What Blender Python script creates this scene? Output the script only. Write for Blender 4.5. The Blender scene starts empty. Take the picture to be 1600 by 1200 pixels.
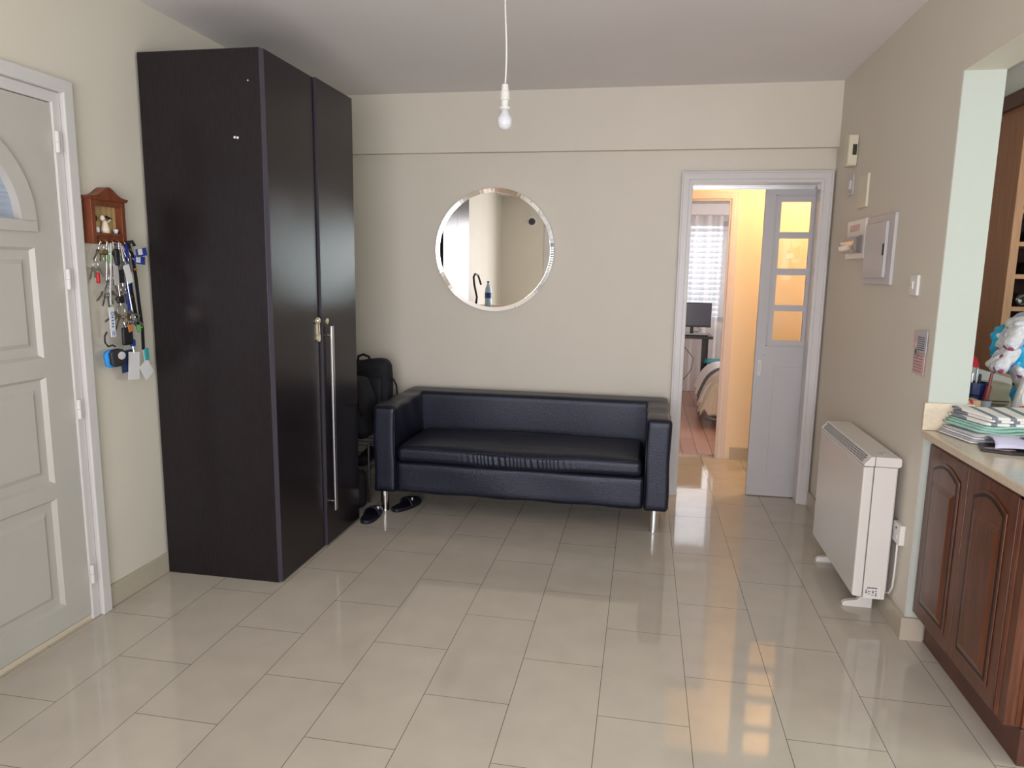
import bpy, bmesh, math, random
from mathutils import Vector, Matrix
random.seed(7)
S = bpy.context.scene
COL = S.collection
PI = math.pi

# ------------------------------------------------------------------ camera
cam_d = bpy.data.cameras.new('camera'); cam = bpy.data.objects.new('camera', cam_d); COL.objects.link(cam)
cam_d.sensor_fit = 'HORIZONTAL'; cam_d.sensor_width = 36.0; cam_d.lens = 36.0*1112.9/1600.0
cam_d.clip_start = 0.05; cam_d.clip_end = 200
yaw, pitch, roll = -1.80348810e-01, -1.57303052e-01, 1.55827912e-02
fw = Vector((math.sin(yaw)*math.cos(pitch), math.cos(yaw)*math.cos(pitch), math.sin(pitch)))
rt = Vector((math.cos(yaw), -math.sin(yaw), 0)); up = rt.cross(fw)
r2 = rt*math.cos(roll)+up*math.sin(roll); u2 = -rt*math.sin(roll)+up*math.cos(roll)
M = Matrix((r2, u2, -fw)).transposed().to_4x4(); M.translation = Vector((0, 0, 1.5))
cam.matrix_world = M
S.camera = cam

# ------------------------------------------------------------------ colour management, world, lights
S.view_settings.view_transform = 'Standard'; S.view_settings.look = 'None'
S.view_settings.gamma = 1.0; S.view_settings.use_curve_mapping = False
S.view_settings.exposure = 0.28
W = bpy.data.worlds.new('sky'); S.world = W; W.use_nodes = True
bg = W.node_tree.nodes['Background']; bg.inputs[0].default_value = (0.80, 0.90, 1.0, 1); bg.inputs[1].default_value = 1.6

def area(name, loc, target, sx, sy, power, color, spread=PI):
    d = bpy.data.lights.new(name, 'AREA'); d.shape = 'RECTANGLE'; d.size = sx; d.size_y = sy
    d.energy = power; d.color = color; d.spread = spread
    o = bpy.data.objects.new(name, d); COL.objects.link(o); o.location = loc
    o.rotation_euler = (Vector(target)-Vector(loc)).to_track_quat('-Z', 'Y').to_euler()
    return o
def point(name, loc, power, color, r=0.05):
    d = bpy.data.lights.new(name, 'POINT'); d.energy = power; d.color = color; d.shadow_soft_size = r
    o = bpy.data.objects.new(name, d); COL.objects.link(o); o.location = loc
    return o
# daylight through the rear balcony window, kitchen window, bedroom window; an added bedroom side fill; the hall lamp
area('rear_window_daylight', (-0.2, -1.56, 1.22), (-0.2, 3, 1.22), 2.4, 2.1, 84, (1.0, 0.93, 0.97), 2.85)
area('rear_right_window_daylight', (2.2, -1.56, 1.55), (2.2, 3, 1.55), 1.5, 1.25, 17, (0.88, 1.0, 0.98))
area('kitchen_window_daylight', (4.05, 1.55, 1.6), (1.0, 2.2, 1.3), 1.6, 1.1, 31, (0.86, 1.0, 0.87))
area('bedroom_window_daylight', (0.4, 9.75, 1.9), (0.4, 7, 0.9), 2.4, 1.5, 60, (0.95, 0.95, 1.0))
area('bedroom_side_fill', (3.12, 7.7, 1.5), (0.5, 7.7, 1.3), 1.5, 1.4, 62, (1.0, 0.95, 0.97))  # added fill light, no such source is seen
point('hall_lamp_light', (1.25, 5.45, 2.42), 27, (1.0, 0.68, 0.38), 0.08)

# ------------------------------------------------------------------ materials
def mat(name, color, rough=0.5, metal=0.0, spec=0.5, coat=0.0, coat_rough=0.1, var=0.0, vscale=8.0, bump=0.0, bscale=60.0,
        stretch=(1, 1, 1), color2=None, rvar=0.0, sheen=0.0, trans=0.0, emit=None, estr=0.0, alpha=1.0, ior=1.45):
    m = bpy.data.materials.new(name); m.use_nodes = True
    nt = m.node_tree; b = nt.nodes['Principled BSDF']
    b.inputs['Base Color'].default_value = (*color, 1); b.inputs['Roughness'].default_value = rough
    b.inputs['Metallic'].default_value = metal; b.inputs['Specular IOR Level'].default_value = spec
    b.inputs['Coat Weight'].default_value = coat; b.inputs['Coat Roughness'].default_value = coat_rough
    b.inputs['Sheen Weight'].default_value = sheen; b.inputs['Transmission Weight'].default_value = trans
    b.inputs['IOR'].default_value = ior; b.inputs['Alpha'].default_value = alpha
    if emit: b.inputs['Emission Color'].default_value = (*emit, 1); b.inputs['Emission Strength'].default_value = estr
    tc = nt.nodes.new('ShaderNodeTexCoord'); mp = nt.nodes.new('ShaderNodeMapping'); mp.inputs['Scale'].default_value = stretch
    nt.links.new(tc.outputs['Object'], mp.inputs['Vector'])
    if var > 0 or color2 or rvar:
        n = nt.nodes.new('ShaderNodeTexNoise'); n.inputs['Scale'].default_value = vscale; n.inputs['Detail'].default_value = 6
        nt.links.new(mp.outputs[0], n.inputs['Vector'])
        if var > 0 or color2:
            r = nt.nodes.new('ShaderNodeValToRGB'); e = r.color_ramp.elements
            e[0].position = .3; e[1].position = .7
            c2 = color2 or tuple(min(1, c*(1+var)) for c in color)
            c1 = color if color2 else tuple(c*(1-var) for c in color)
            e[0].color = (*c1, 1); e[1].color = (*c2, 1)
            nt.links.new(n.outputs['Fac'], r.inputs['Fac']); nt.links.new(r.outputs[0], b.inputs['Base Color'])
        if rvar:
            q = nt.nodes.new('ShaderNodeMapRange'); q.inputs[3].default_value = rough-rvar; q.inputs[4].default_value = rough+rvar
            nt.links.new(n.outputs['Fac'], q.inputs[0]); nt.links.new(q.outputs[0], b.inputs['Roughness'])
    if bump > 0:
        n2 = nt.nodes.new('ShaderNodeTexNoise'); n2.inputs['Scale'].default_value = bscale; n2.inputs['Detail'].default_value = 4
        nt.links.new(mp.outputs[0], n2.inputs['Vector'])
        bp = nt.nodes.new('ShaderNodeBump'); bp.inputs['Strength'].default_value = bump; bp.inputs['Distance'].default_value = 0.01
        nt.links.new(n2.outputs['Fac'], bp.inputs['Height']); nt.links.new(bp.outputs[0], b.inputs['Normal'])
    return m

WALLC = (0.705, 0.660, 0.570)
m_wall = mat('cream wall paint', WALLC, rough=0.55, spec=0.35, var=0.015, vscale=3, bump=0.04, bscale=90)
m_wallk = mat('kitchen and dimmed wall end paint', (0.485, 0.52, 0.475), rough=0.6, bump=0.04, bscale=90)  # darkened to hold down the too bright wall end
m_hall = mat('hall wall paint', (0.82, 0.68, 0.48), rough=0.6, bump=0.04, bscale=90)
m_bedw = mat('bedroom wall paint', (0.74, 0.70, 0.66), rough=0.6, bump=0.04, bscale=90)
m_ceil = mat('white ceiling paint', (0.83, 0.80, 0.80), rough=0.8, var=0.02, vscale=1.5, bump=0.03, bscale=70)
m_skirt = mat('beige ceramic skirting', (0.48, 0.43, 0.34), rough=0.25, var=0.04, vscale=6)
m_trim = mat('white gloss door paint', (0.66, 0.64, 0.63), rough=0.32, var=0.02, vscale=5, bump=0.02, bscale=40)
m_leafw = mat('off white front door paint', (0.52, 0.505, 0.465), rough=0.4, var=0.02, vscale=4, bump=0.02, bscale=40)
m_sliding = mat('grey white door paint', (0.50, 0.49, 0.50), rough=0.42, var=0.02, vscale=4, bump=0.02, bscale=40)
m_white = mat('white plastic', (0.74, 0.73, 0.70), rough=0.35, var=0.01)
m_heater = mat('heater cream enamel', (0.72, 0.70, 0.66), rough=0.22, spec=0.5, bump=0.015, bscale=120)
m_ivory = mat('ivory plastic', (0.70, 0.66, 0.50), rough=0.45, var=0.02)
m_dark = mat('dark slot', (0.015, 0.014, 0.014), rough=0.6)
m_blackpl = mat('black plastic', (0.02, 0.02, 0.023), rough=0.4, var=0.1)
m_espresso = mat('black brown wardrobe veneer', (0.012, 0.009, 0.011), rough=0.25, spec=0.36, color2=(0.018, 0.0135, 0.0155), vscale=30, stretch=(6, 6, 0.6), bump=0.008, bscale=60, rvar=0.03)
m_edge = mat('wardrobe edge band', (0.045, 0.04, 0.055), rough=0.35)
m_leather = mat('navy black leather', (0.008, 0.009, 0.019), rough=0.36, spec=0.6, var=0.2, vscale=5, bump=0.2, bscale=170, rvar=0.05)
m_leather.node_tree.nodes['Principled BSDF'].inputs['Specular Tint'].default_value = (0.80, 0.86, 1.0, 1)
m_chrome = mat('chrome', (0.75, 0.75, 0.76), rough=0.12, metal=1.0)
m_steel = mat('brushed steel', (0.55, 0.55, 0.56), rough=0.3, metal=1.0)
m_nickel = mat('key nickel', (0.62, 0.61, 0.58), rough=0.3, metal=1.0, var=0.2, vscale=40)
m_brass = mat('key brass', (0.50, 0.38, 0.18), rough=0.3, metal=1.0)
m_mirror = mat('mirror silver', (0.86, 0.88, 0.87), rough=0.0, metal=1.0)
m_bevel = mat('mirror bevel', (0.90, 0.91, 0.92), rough=0.06, metal=1.0)
m_bulb = mat('frosted white bulb', (0.70, 0.70, 0.74), rough=0.25)
m_cord = mat('white flex', (0.75, 0.72, 0.68), rough=0.5)
m_cherry = mat('cherry cabinet wood', (0.080, 0.023, 0.010), rough=0.33, spec=0.5, color2=(0.145, 0.046, 0.020), vscale=9, stretch=(5, 5, 0.7), coat=0.25, coat_rough=0.2, bump=0.03, bscale=60)
m_groove = mat('dark stained groove', (0.018, 0.007, 0.005), rough=0.4)
m_kick = mat('brown plinth', (0.10, 0.038, 0.025), rough=0.45, var=0.15, vscale=6)
m_hutch = mat('brown veneer', (0.30, 0.122, 0.062), rough=0.45, color2=(0.38, 0.165, 0.09), vscale=9, stretch=(4, 4, 0.5), bump=0.03)
m_hutchf = mat('light cherry edging', (0.46, 0.24, 0.13), rough=0.45, var=0.12, vscale=12, stretch=(4, 4, 0.6))
m_crown = mat('dark crown wood', (0.085, 0.028, 0.016), rough=0.35, var=0.15, vscale=8)
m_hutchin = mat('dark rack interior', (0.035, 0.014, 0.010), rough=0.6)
m_stone = mat('cream composite stone', (0.64, 0.54, 0.41), rough=0.16, spec=0.5, color2=(0.70, 0.61, 0.48), vscale=60)
m_rack = mat('reddish key rack wood', (0.155, 0.040, 0.018), rough=0.35, color2=(0.22, 0.065, 0.03), vscale=10, stretch=(3, 3, 1))
m_rackin = mat('pale rack boarding', (0.52, 0.36, 0.16), rough=0.6, var=0.1, vscale=14)
m_bluefab = mat('royal blue fabric', (0.02, 0.05, 0.30), rough=0.7, var=0.1, vscale=60)
m_navyfab = mat('navy lanyard', (0.02, 0.04, 0.14), rough=0.7)
m_blackfab = mat('black woven fabric', (0.010, 0.010, 0.014), rough=0.75, var=0.25, vscale=40, bump=0.2, bscale=200)
m_paper = mat('white card', (0.78, 0.78, 0.80), rough=0.5, var=0.02)
m_cyan = mat('bright blue plastic', (0.02, 0.28, 0.75), rough=0.4)
m_teal = mat('teal plastic', (0.04, 0.36, 0.42), rough=0.4)
m_green = mat('green plastic', (0.16, 0.48, 0.12), rough=0.4)
m_red = mat('red plastic', (0.55, 0.02, 0.03), rough=0.4)
m_purple = mat('lilac cord', (0.35, 0.20, 0.45), rough=0.5)
m_orange = mat('amber plastic', (0.6, 0.22, 0.06), rough=0.4)
m_figure = mat('cream ceramic', (0.75, 0.66, 0.52), rough=0.4, var=0.1, vscale=50)
m_navyrub = mat('navy rubber', (0.007, 0.008, 0.017), rough=0.5, bump=0.1, bscale=150)
m_pinkcard = mat('pink printed card', (0.62, 0.42, 0.41), rough=0.4, var=0.05, vscale=30)
m_greycard = mat('grey printed card', (0.48, 0.49, 0.52), rough=0.4, var=0.05, vscale=30)
m_ink = mat('dark print', (0.06, 0.05, 0.07), rough=0.6)
m_pinkink = mat('rose print', (0.35, 0.16, 0.17), rough=0.6)
m_blueink = mat('blue print', (0.03, 0.18, 0.55), rough=0.6)
m_smoke = mat('smoked clear cover', (0.20, 0.17, 0.16), rough=0.08, spec=0.8)
m_greybox = mat('silver grey plastic', (0.52, 0.50, 0.50), rough=0.3, var=0.02)
m_screen = mat('lcd glass', (0.05, 0.05, 0.035), rough=0.15)
m_tapegreen = mat('mint cotton', (0.34, 0.56, 0.48), rough=0.85, var=0.08, vscale=60, bump=0.2, bscale=150)
m_lilac = mat('lilac paper', (0.60, 0.58, 0.76), rough=0.6, var=0.03)
m_pale = mat('pale blue paper', (0.72, 0.82, 0.86), rough=0.6)
m_redfab = mat('crimson felt', (0.62, 0.02, 0.04), rough=0.6)
m_wood = mat('light wood box', (0.62, 0.42, 0.28), rough=0.5, var=0.08, vscale=20, stretch=(4, 4, 1))
m_cream = mat('cream enamel', (0.62, 0.55, 0.42), rough=0.35)
m_shirtgrey = mat('grey white sheet', (0.62, 0.62, 0.64), rough=0.6)
m_bluecup = mat('dark blue plastic', (0.006, 0.016, 0.085), rough=0.35)
m_translu = mat('cloudy tumbler', (0.25, 0.29, 0.34), rough=0.2)
m_penred = mat('dark red barrel', (0.15, 0.012, 0.012), rough=0.35)
m_duvet = mat('white quilt', (0.78, 0.76, 0.76), rough=0.85, var=0.03, vscale=20, bump=0.3, bscale=40)
m_throw = mat('beige knitted throw', (0.60, 0.54, 0.46), rough=0.9, var=0.06, vscale=40, bump=0.4, bscale=90)
m_greyband = mat('charcoal woven band', (0.14, 0.14, 0.16), rough=0.9, var=0.3, vscale=60)
m_curtain = None
m_monitor = mat('dark monitor screen', (0.055, 0.060, 0.080), rough=0.25)
m_desk = mat('black desk top', (0.02, 0.017, 0.018), rough=0.35)
m_tealmet = mat('teal painted chair', (0.02, 0.22, 0.26), rough=0.4)
m_sideboard = mat('oak sideboard', (0.40, 0.26, 0.14), rough=0.5, var=0.12, vscale=9, stretch=(1, 4, 4))
m_water = mat('clear blue bottle', (0.45, 0.60, 0.80), rough=0.1, spec=0.7)
m_capblue = mat('blue cap', (0.03, 0.06, 0.25), rough=0.4)
m_glossblk = mat('dark bottle glass', (0.012, 0.014, 0.012), rough=0.08, spec=0.7)
m_foil = mat('grey foil', (0.35, 0.35, 0.36), rough=0.35, metal=0.8)

def glass_mat(name, tint, rough=0.0, mixf=0.12):
    m = bpy.data.materials.new(name); m.use_nodes = True; nt = m.node_tree
    for n in list(nt.nodes): nt.nodes.remove(n)
    out = nt.nodes.new('ShaderNodeOutputMaterial'); t = nt.nodes.new('ShaderNodeBsdfTransparent'); t.inputs[0].default_value = (*tint, 1)
    g = nt.nodes.new('ShaderNodeBsdfGlossy'); g.inputs['Roughness'].default_value = rough
    mx = nt.nodes.new('ShaderNodeMixShader'); fr = nt.nodes.new('ShaderNodeFresnel'); fr.inputs[0].default_value = 1.5
    nt.links.new(fr.outputs[0], mx.inputs[0]); nt.links.new(t.outputs[0], mx.inputs[1]); nt.links.new(g.outputs[0], mx.inputs[2])
    nt.links.new(mx.outputs[0], out.inputs[0]); return m
m_glass = glass_mat('window glass', (0.97, 0.98, 0.98))
m_acrylic = glass_mat('clear plastic', (0.88, 0.88, 0.9), 0.05)

def curtain_mat():
    m = bpy.data.materials.new('sheer white voile'); m.use_nodes = True; nt = m.node_tree
    for n in list(nt.nodes): nt.nodes.remove(n)
    out = nt.nodes.new('ShaderNodeOutputMaterial'); d = nt.nodes.new('ShaderNodeBsdfDiffuse'); d.inputs[0].default_value = (0.78, 0.74, 0.74, 1)
    tl = nt.nodes.new('ShaderNodeBsdfTranslucent'); tl.inputs[0].default_value = (0.85, 0.83, 0.84, 1)
    tr = nt.nodes.new('ShaderNodeBsdfTransparent')
    a = nt.nodes.new('ShaderNodeMixShader'); a.inputs[0].default_value = 0.5
    b = nt.nodes.new('ShaderNodeMixShader'); b.inputs[0].default_value = 0.38
    nt.links.new(d.outputs[0], a.inputs[1]); nt.links.new(tl.outputs[0], a.inputs[2])
    nt.links.new(a.outputs[0], b.inputs[1]); nt.links.new(tr.outputs[0], b.inputs[2]); nt.links.new(b.outputs[0], out.inputs[0]); return m
m_curtain = curtain_mat()

def floor_mat():
    m = bpy.data.materials.new('polished beige porcelain tile'); m.use_nodes = True; nt = m.node_tree; b = nt.nodes['Principled BSDF']
    g = nt.nodes.new('ShaderNodeNewGeometry'); sp = nt.nodes.new('ShaderNodeSeparateXYZ'); nt.links.new(g.outputs['Position'], sp.inputs[0])
    def add(o, v):
        n = nt.nodes.new('ShaderNodeMath'); n.operation = 'ADD'; n.inputs[1].default_value = v; nt.links.new(o, n.inputs[0]); return n.outputs[0]
    cb = nt.nodes.new('ShaderNodeCombineXYZ')
    nt.links.new(add(sp.outputs['Y'], -2.253+30*0.6142+0.3071), cb.inputs[0]); nt.links.new(add(sp.outputs['X'], -0.5205+20*0.3083), cb.inputs[1])
    br = nt.nodes.new('ShaderNodeTexBrick'); nt.links.new(cb.outputs[0], br.inputs['Vector'])
    br.offset = 0.5; br.offset_frequency = 2; br.squash = 1.0
    br.inputs['Scale'].default_value = 1.0; br.inputs['Brick Width'].default_value = 0.6142; br.inputs['Row Height'].default_value = 0.3083
    br.inputs['Mortar Size'].default_value = 0.00115; br.inputs['Mortar Smooth'].default_value = 0.1; br.inputs['Bias'].default_value = 0.0
    br.inputs['Color1'].default_value = (0.535, 0.490, 0.415, 1); br.inputs['Color2'].default_value = (0.555, 0.510, 0.432, 1)
    br.inputs['Mortar'].default_value = (0.10, 0.08, 0.06, 1)
    n = nt.nodes.new('ShaderNodeTexNoise'); n.inputs['Scale'].default_value = 7; n.inputs['Detail'].default_value = 7
    nt.links.new(g.outputs['Position'], n.inputs['Vector'])
    mr = nt.nodes.new('ShaderNodeMapRange'); mr.inputs[1].default_value = .3; mr.inputs[2].default_value = .7; mr.inputs[3].default_value = .95; mr.inputs[4].default_value = 1.04
    nt.links.new(n.outputs['Fac'], mr.inputs[0])
    mx = nt.nodes.new('ShaderNodeMix'); mx.data_type = 'RGBA'; mx.blend_type = 'MULTIPLY'; mx.inputs[0].default_value = 1
    nt.links.new(br.outputs['Color'], mx.inputs[6]); nt.links.new(mr.outputs[0], mx.inputs[7]); nt.links.new(mx.outputs[2], b.inputs['Base Color'])
    b.inputs['Roughness'].default_value = 0.055; b.inputs['Specular IOR Level'].default_value = 0.62; b.inputs['IOR'].default_value = 1.5
    bp = nt.nodes.new('ShaderNodeBump'); bp.invert = True; bp.inputs['Strength'].default_value = 0.3; bp.inputs['Distance'].default_value = 0.001
    nt.links.new(br.outputs['Fac'], bp.inputs['Height']); nt.links.new(bp.outputs[0], b.inputs['Normal'])
    return m
m_floor = floor_mat()

def plank_mat():
    m = bpy.data.materials.new('pinkish wood plank floor'); m.use_nodes = True; nt = m.node_tree; b = nt.nodes['Principled BSDF']
    g = nt.nodes.new('ShaderNodeNewGeometry'); sp = nt.nodes.new('ShaderNodeSeparateXYZ'); nt.links.new(g.outputs['Position'], sp.inputs[0])
    cb = nt.nodes.new('ShaderNodeCombineXYZ'); nt.links.new(sp.outputs['Y'], cb.inputs[0]); nt.links.new(sp.outputs['X'], cb.inputs[1])
    br = nt.nodes.new('ShaderNodeTexBrick'); nt.links.new(cb.outputs[0], br.inputs['Vector'])
    br.inputs['Scale'].default_value = 1; br.inputs['Brick Width'].default_value = 1.1; br.inputs['Row Height'].default_value = 0.125
    br.inputs['Mortar Size'].default_value = 0.003
    br.inputs['Color1'].default_value = (0.40, 0.20, 0.135, 1); br.inputs['Color2'].default_value = (0.50, 0.27, 0.19, 1); br.inputs['Mortar'].default_value = (0.16, 0.07, 0.045, 1)
    nt.links.new(br.outputs['Color'], b.inputs['Base Color']); b.inputs['Roughness'].default_value = 0.25
    return m
m_plank = plank_mat()

def stripe_mat():
    m = bpy.data.materials.new('white cotton with grey stripes'); m.use_nodes = True; nt = m.node_tree; b = nt.nodes['Principled BSDF']
    tc = nt.nodes.new('ShaderNodeTexCoord'); sp = nt.nodes.new('ShaderNodeSeparateXYZ'); nt.links.new(tc.outputs['Object'], sp.inputs[0])
    a = nt.nodes.new('ShaderNodeMath'); a.operation = 'MULTIPLY_ADD'; a.inputs[1].default_value = 0.12
    nt.links.new(sp.outputs['Y'], a.inputs[0]); nt.links.new(sp.outputs['X'], a.inputs[2])
    f = nt.nodes.new('ShaderNodeMath'); f.operation = 'MULTIPLY'; f.inputs[1].default_value = 1/0.062; nt.links.new(a.outputs[0], f.inputs[0])
    fr = nt.nodes.new('ShaderNodeMath'); fr.operation = 'FRACT'; nt.links.new(f.outputs[0], fr.inputs[0])
    gt = nt.nodes.new('ShaderNodeMath'); gt.operation = 'GREATER_THAN'; gt.inputs[1].default_value = 0.66; nt.links.new(fr.outputs[0], gt.inputs[0])
    mx = nt.nodes.new('ShaderNodeMix'); mx.data_type = 'RGBA'; mx.inputs[6].default_value = (0.78, 0.76, 0.72, 1); mx.inputs[7].default_value = (0.20, 0.22, 0.26, 1)
    nt.links.new(gt.outputs[0], mx.inputs[0]); nt.links.new(mx.outputs[2], b.inputs['Base Color']); b.inputs['Roughness'].default_value = 0.9
    return m
m_stripe = stripe_mat()

def wrap_mat(name, base, c2, c3, s1, s2):
    """crumpled plastic packaging: blotches of colour and print"""
    m = bpy.data.materials.new(name); m.use_nodes = True; nt = m.node_tree; b = nt.nodes['Principled BSDF']
    tc = nt.nodes.new('ShaderNodeTexCoord')
    n = nt.nodes.new('ShaderNodeTexNoise'); n.inputs['Scale'].default_value = s1; n.inputs['Detail'].default_value = 1; nt.links.new(tc.outputs['Object'], n.inputs['Vector'])
    r = nt.nodes.new('ShaderNodeValToRGB'); e = r.color_ramp.elements; r.color_ramp.interpolation = 'CONSTANT'
    e[0].position = 0; e[0].color = (*base, 1); e[1].position = 0.52; e[1].color = (*c2, 1)
    nt.links.new(n.outputs['Fac'], r.inputs[0])
    v = nt.nodes.new('ShaderNodeTexVoronoi'); v.inputs['Scale'].default_value = s2; nt.links.new(tc.outputs['Object'], v.inputs['Vector'])
    lt = nt.nodes.new('ShaderNodeMath'); lt.operation = 'LESS_THAN'; lt.inputs[1].default_value = 0.25; nt.links.new(v.outputs['Distance'], lt.inputs[0])
    mx = nt.nodes.new('ShaderNodeMix'); mx.data_type = 'RGBA'; nt.links.new(lt.outputs[0], mx.inputs[0]); nt.links.new(r.outputs[0], mx.inputs[6]); mx.inputs[7].default_value = (*c3, 1)
    nt.links.new(mx.outputs[2], b.inputs['Base Color']); b.inputs['Roughness'].default_value = 0.25
    return m
m_wrap = wrap_mat('blue and white packaging', (0.01, 0.34, 0.62), (0.02, 0.42, 0.68), (0.75, 0.82, 0.88), 9, 9)
m_wrapw = wrap_mat('white packaging with rose ovals', (0.62, 0.62, 0.66), (0.36, 0.42, 0.56), (0.36, 0.07, 0.13), 12, 20)  # grey-blue blotches lend the white a crumpled look
m_wrapg = wrap_mat('grey packet print', (0.45, 0.45, 0.46), (0.38, 0.40, 0.43), (0.62, 0.55, 0.45), 12, 22)

# ------------------------------------------------------------------ mesh helpers
def bm_new(): return bmesh.new()
def box(bm, x0, y0, z0, x1, y1, z1, R=None, mi=0):
    vs = [bm.verts.new((x, y, z)) for x in (x0, x1) for y in (y0, y1) for z in (z0, z1)]
    if R is not None:
        for v in vs: v.co = R @ v.co
    for f in ((0, 1, 3, 2), (4, 6, 7, 5), (0, 4, 5, 1), (2, 3, 7, 6), (0, 2, 6, 4), (1, 5, 7, 3)):
        fc = bm.faces.new([vs[i] for i in f]); fc.material_index = mi
def tube(bm, pts, r, n=10, close=False, cap=True, radii=None):
    pts = [Vector(p) for p in pts]; rings = []
    N = len(pts); prev = None
    for i, p in enumerate(pts):
        if close: t = pts[(i+1) % N]-pts[i-1]
        elif i == 0: t = pts[1]-p
        elif i == N-1: t = p-pts[-2]
        else: t = pts[i+1]-pts[i-1]
        t.normalize()
        if prev is None:
            a = Vector((0, 0, 1)) if abs(t.z) < .9 else Vector((1, 0, 0)); u = t.cross(a).normalized()
        else:
            u = (prev-t*prev.dot(t)); u = u.normalized() if u.length > 1e-6 else t.orthogonal().normalized()
        prev = u; w = t.cross(u); rr = radii[i] if radii else r
        rings.append([bm.verts.new(p+(u*math.cos(2*PI*k/n)+w*math.sin(2*PI*k/n))*rr) for k in range(n)])
    m = N if close else N-1
    for i in range(m):
        A = rings[i]; B = rings[(i+1) % N]
        for k in range(n): bm.faces.new((A[k], A[(k+1) % n], B[(k+1) % n], B[k]))
    if cap and not close: bm.faces.new(rings[0][::-1]); bm.faces.new(rings[-1])
def lathe(bm, prof, cx=0, cy=0, n=32, axis='z', base=(0, 0, 0)):
    """prof: list of (r, h) along the axis"""
    rings = []
    for r, h in prof:
        ring = []
        for k in range(n):
            a = 2*PI*k/n; c, s = math.cos(a)*r, math.sin(a)*r
            if axis == 'z': co = (cx+c, cy+s, h)
            elif axis == 'x': co = (h, cx+c, cy+s)
            else: co = (cx+c, h, cy+s)
            ring.append(bm.verts.new(Vector(co)+Vector(base)))
        rings.append(ring)
    for A, B in zip(rings, rings[1:]):
        for k in range(n): bm.faces.new((A[k], A[(k+1) % n], B[(k+1) % n], B[k]))
    if prof[0][0] > 1e-6: bm.faces.new(rings[0][::-1])
    if prof[-1][0] > 1e-6: bm.faces.new(rings[-1])
def prism(bm, pts2, axis, a, b):
    """extrude a 2-D outline along axis from a to b. axis x: pts=(y,z); y: (x,z); z: (x,y)"""
    def co(p, h):
        return (h, p[0], p[1]) if axis == 'x' else ((p[0], h, p[1]) if axis == 'y' else (p[0], p[1], h))
    A = [bm.verts.new(co(p, a)) for p in pts2]; B = [bm.verts.new(co(p, b)) for p in pts2]; n = len(pts2)
    for k in range(n): bm.faces.new((A[k], A[(k+1) % n], B[(k+1) % n], B[k]))
    bm.faces.new(A[::-1]); bm.faces.new(B)
def puffy(bm, c, s, r, seg=(12, 8, 6), puff=0.0, fn=None, R=None):
    """rounded cushion box, centre c, size s, corner radius r"""
    c = Vector(c); h = Vector(s)/2; key = {}
    def V(i, j, k):
        q = (i, j, k)
        if q in key: return key[q]
        u = [2*i/seg[0]-1, 2*j/seg[1]-1, 2*k/seg[2]-1]
        p = Vector([u[a]*h[a] for a in range(3)])
        inn = Vector([max(-h[a]+r, min(h[a]-r, p[a])) for a in range(3)]); d = p-inn
        if d.length > 1e-9: p = inn+d.normalized()*r
        bul = (1-u[0]**4)*(1-u[1]**4)
        if puff: p.z += puff*bul*(u[2]*0.5+0.5)
        if fn: p = fn(p, u)
        p = p+c if R is None else (R @ p)+c
        key[q] = bm.verts.new(p); return key[q]
    nx, ny, nz = seg
    for i in range(nx):
        for j in range(ny):
            bm.faces.new((V(i, j, 0), V(i, j+1, 0), V(i+1, j+1, 0), V(i+1, j, 0)))
            bm.faces.new((V(i, j, nz), V(i+1, j, nz), V(i+1, j+1, nz), V(i, j+1, nz)))
    for i in range(nx):
        for k in range(nz):
            bm.faces.new((V(i, 0, k), V(i+1, 0, k), V(i+1, 0, k+1), V(i, 0, k+1)))
            bm.faces.new((V(i, ny, k), V(i, ny, k+1), V(i+1, ny, k+1), V(i+1, ny, k)))
    for j in range(ny):
        for k in range(nz):
            bm.faces.new((V(0, j, k), V(0, j, k+1), V(0, j+1, k+1), V(0, j+1, k)))
            bm.faces.new((V(nx, j, k), V(nx, j+1, k), V(nx, j+1, k+1), V(nx, j, k+1)))

def obj(name, bm, m, parent=None, smooth=False, bevel=0.0, bseg=2, label=None, sub=0):
    """link a bmesh (world coordinates) as ONE object; its origin is moved to its base centre"""
    bmesh.ops.recalc_face_normals(bm, faces=bm.faces)
    xs = [v.co.x for v in bm.verts]; ys = [v.co.y for v in bm.verts]; zs = [v.co.z for v in bm.verts]
    o0 = Vector(((min(xs)+max(xs))/2, (min(ys)+max(ys))/2, min(zs)))
    for v in bm.verts: v.co -= o0
    me = bpy.data.meshes.new(name); bm.to_mesh(me); bm.free()
    if isinstance(m, (list, tuple)):
        for q in m: me.materials.append(q)
    else: me.materials.append(m)
    o = bpy.data.objects.new(name, me); COL.objects.link(o)
    if smooth:
        for p in me.polygons: p.use_smooth = True
    if bevel > 0:
        md = o.modifiers.new('bevel', 'BEVEL'); md.width = bevel; md.segments = bseg; md.limit_method = 'ANGLE'; md.angle_limit = 0.6
        md.harden_normals = False
    if sub:
        md = o.modifiers.new('sub', 'SUBSURF'); md.levels = sub; md.render_levels = sub
    o.location = o0
    if parent is not None:
        o.parent = parent; o.location = o0-world_loc(parent)
    if label: o['label'] = label
    return o
def world_loc(o):
    l = o.location.copy()
    while o.parent: o = o.parent; l += o.location
    return l
def tag(o, label, cat, group=None, kind=None):
    o['label'] = label; o['category'] = cat
    if group: o['group'] = group
    if kind: o['kind'] = kind
    return o
def thing(name, loc, label, cat, group=None, kind=None):
    o = bpy.data.objects.new(name, None); COL.objects.link(o); o.location = loc; o.empty_display_size = 0.05
    return tag(o, label, cat, group, kind)
def struct(name, bm, m, label, cat, **k):
    o = obj(name, bm, m, **k); return tag(o, label, cat, kind='structure')

H = 2.662      # ceiling height
XL, XR, YB, YR = -2.27, 1.13, 4.85, -1.65
XK = 4.2       # kitchen right wall

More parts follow.
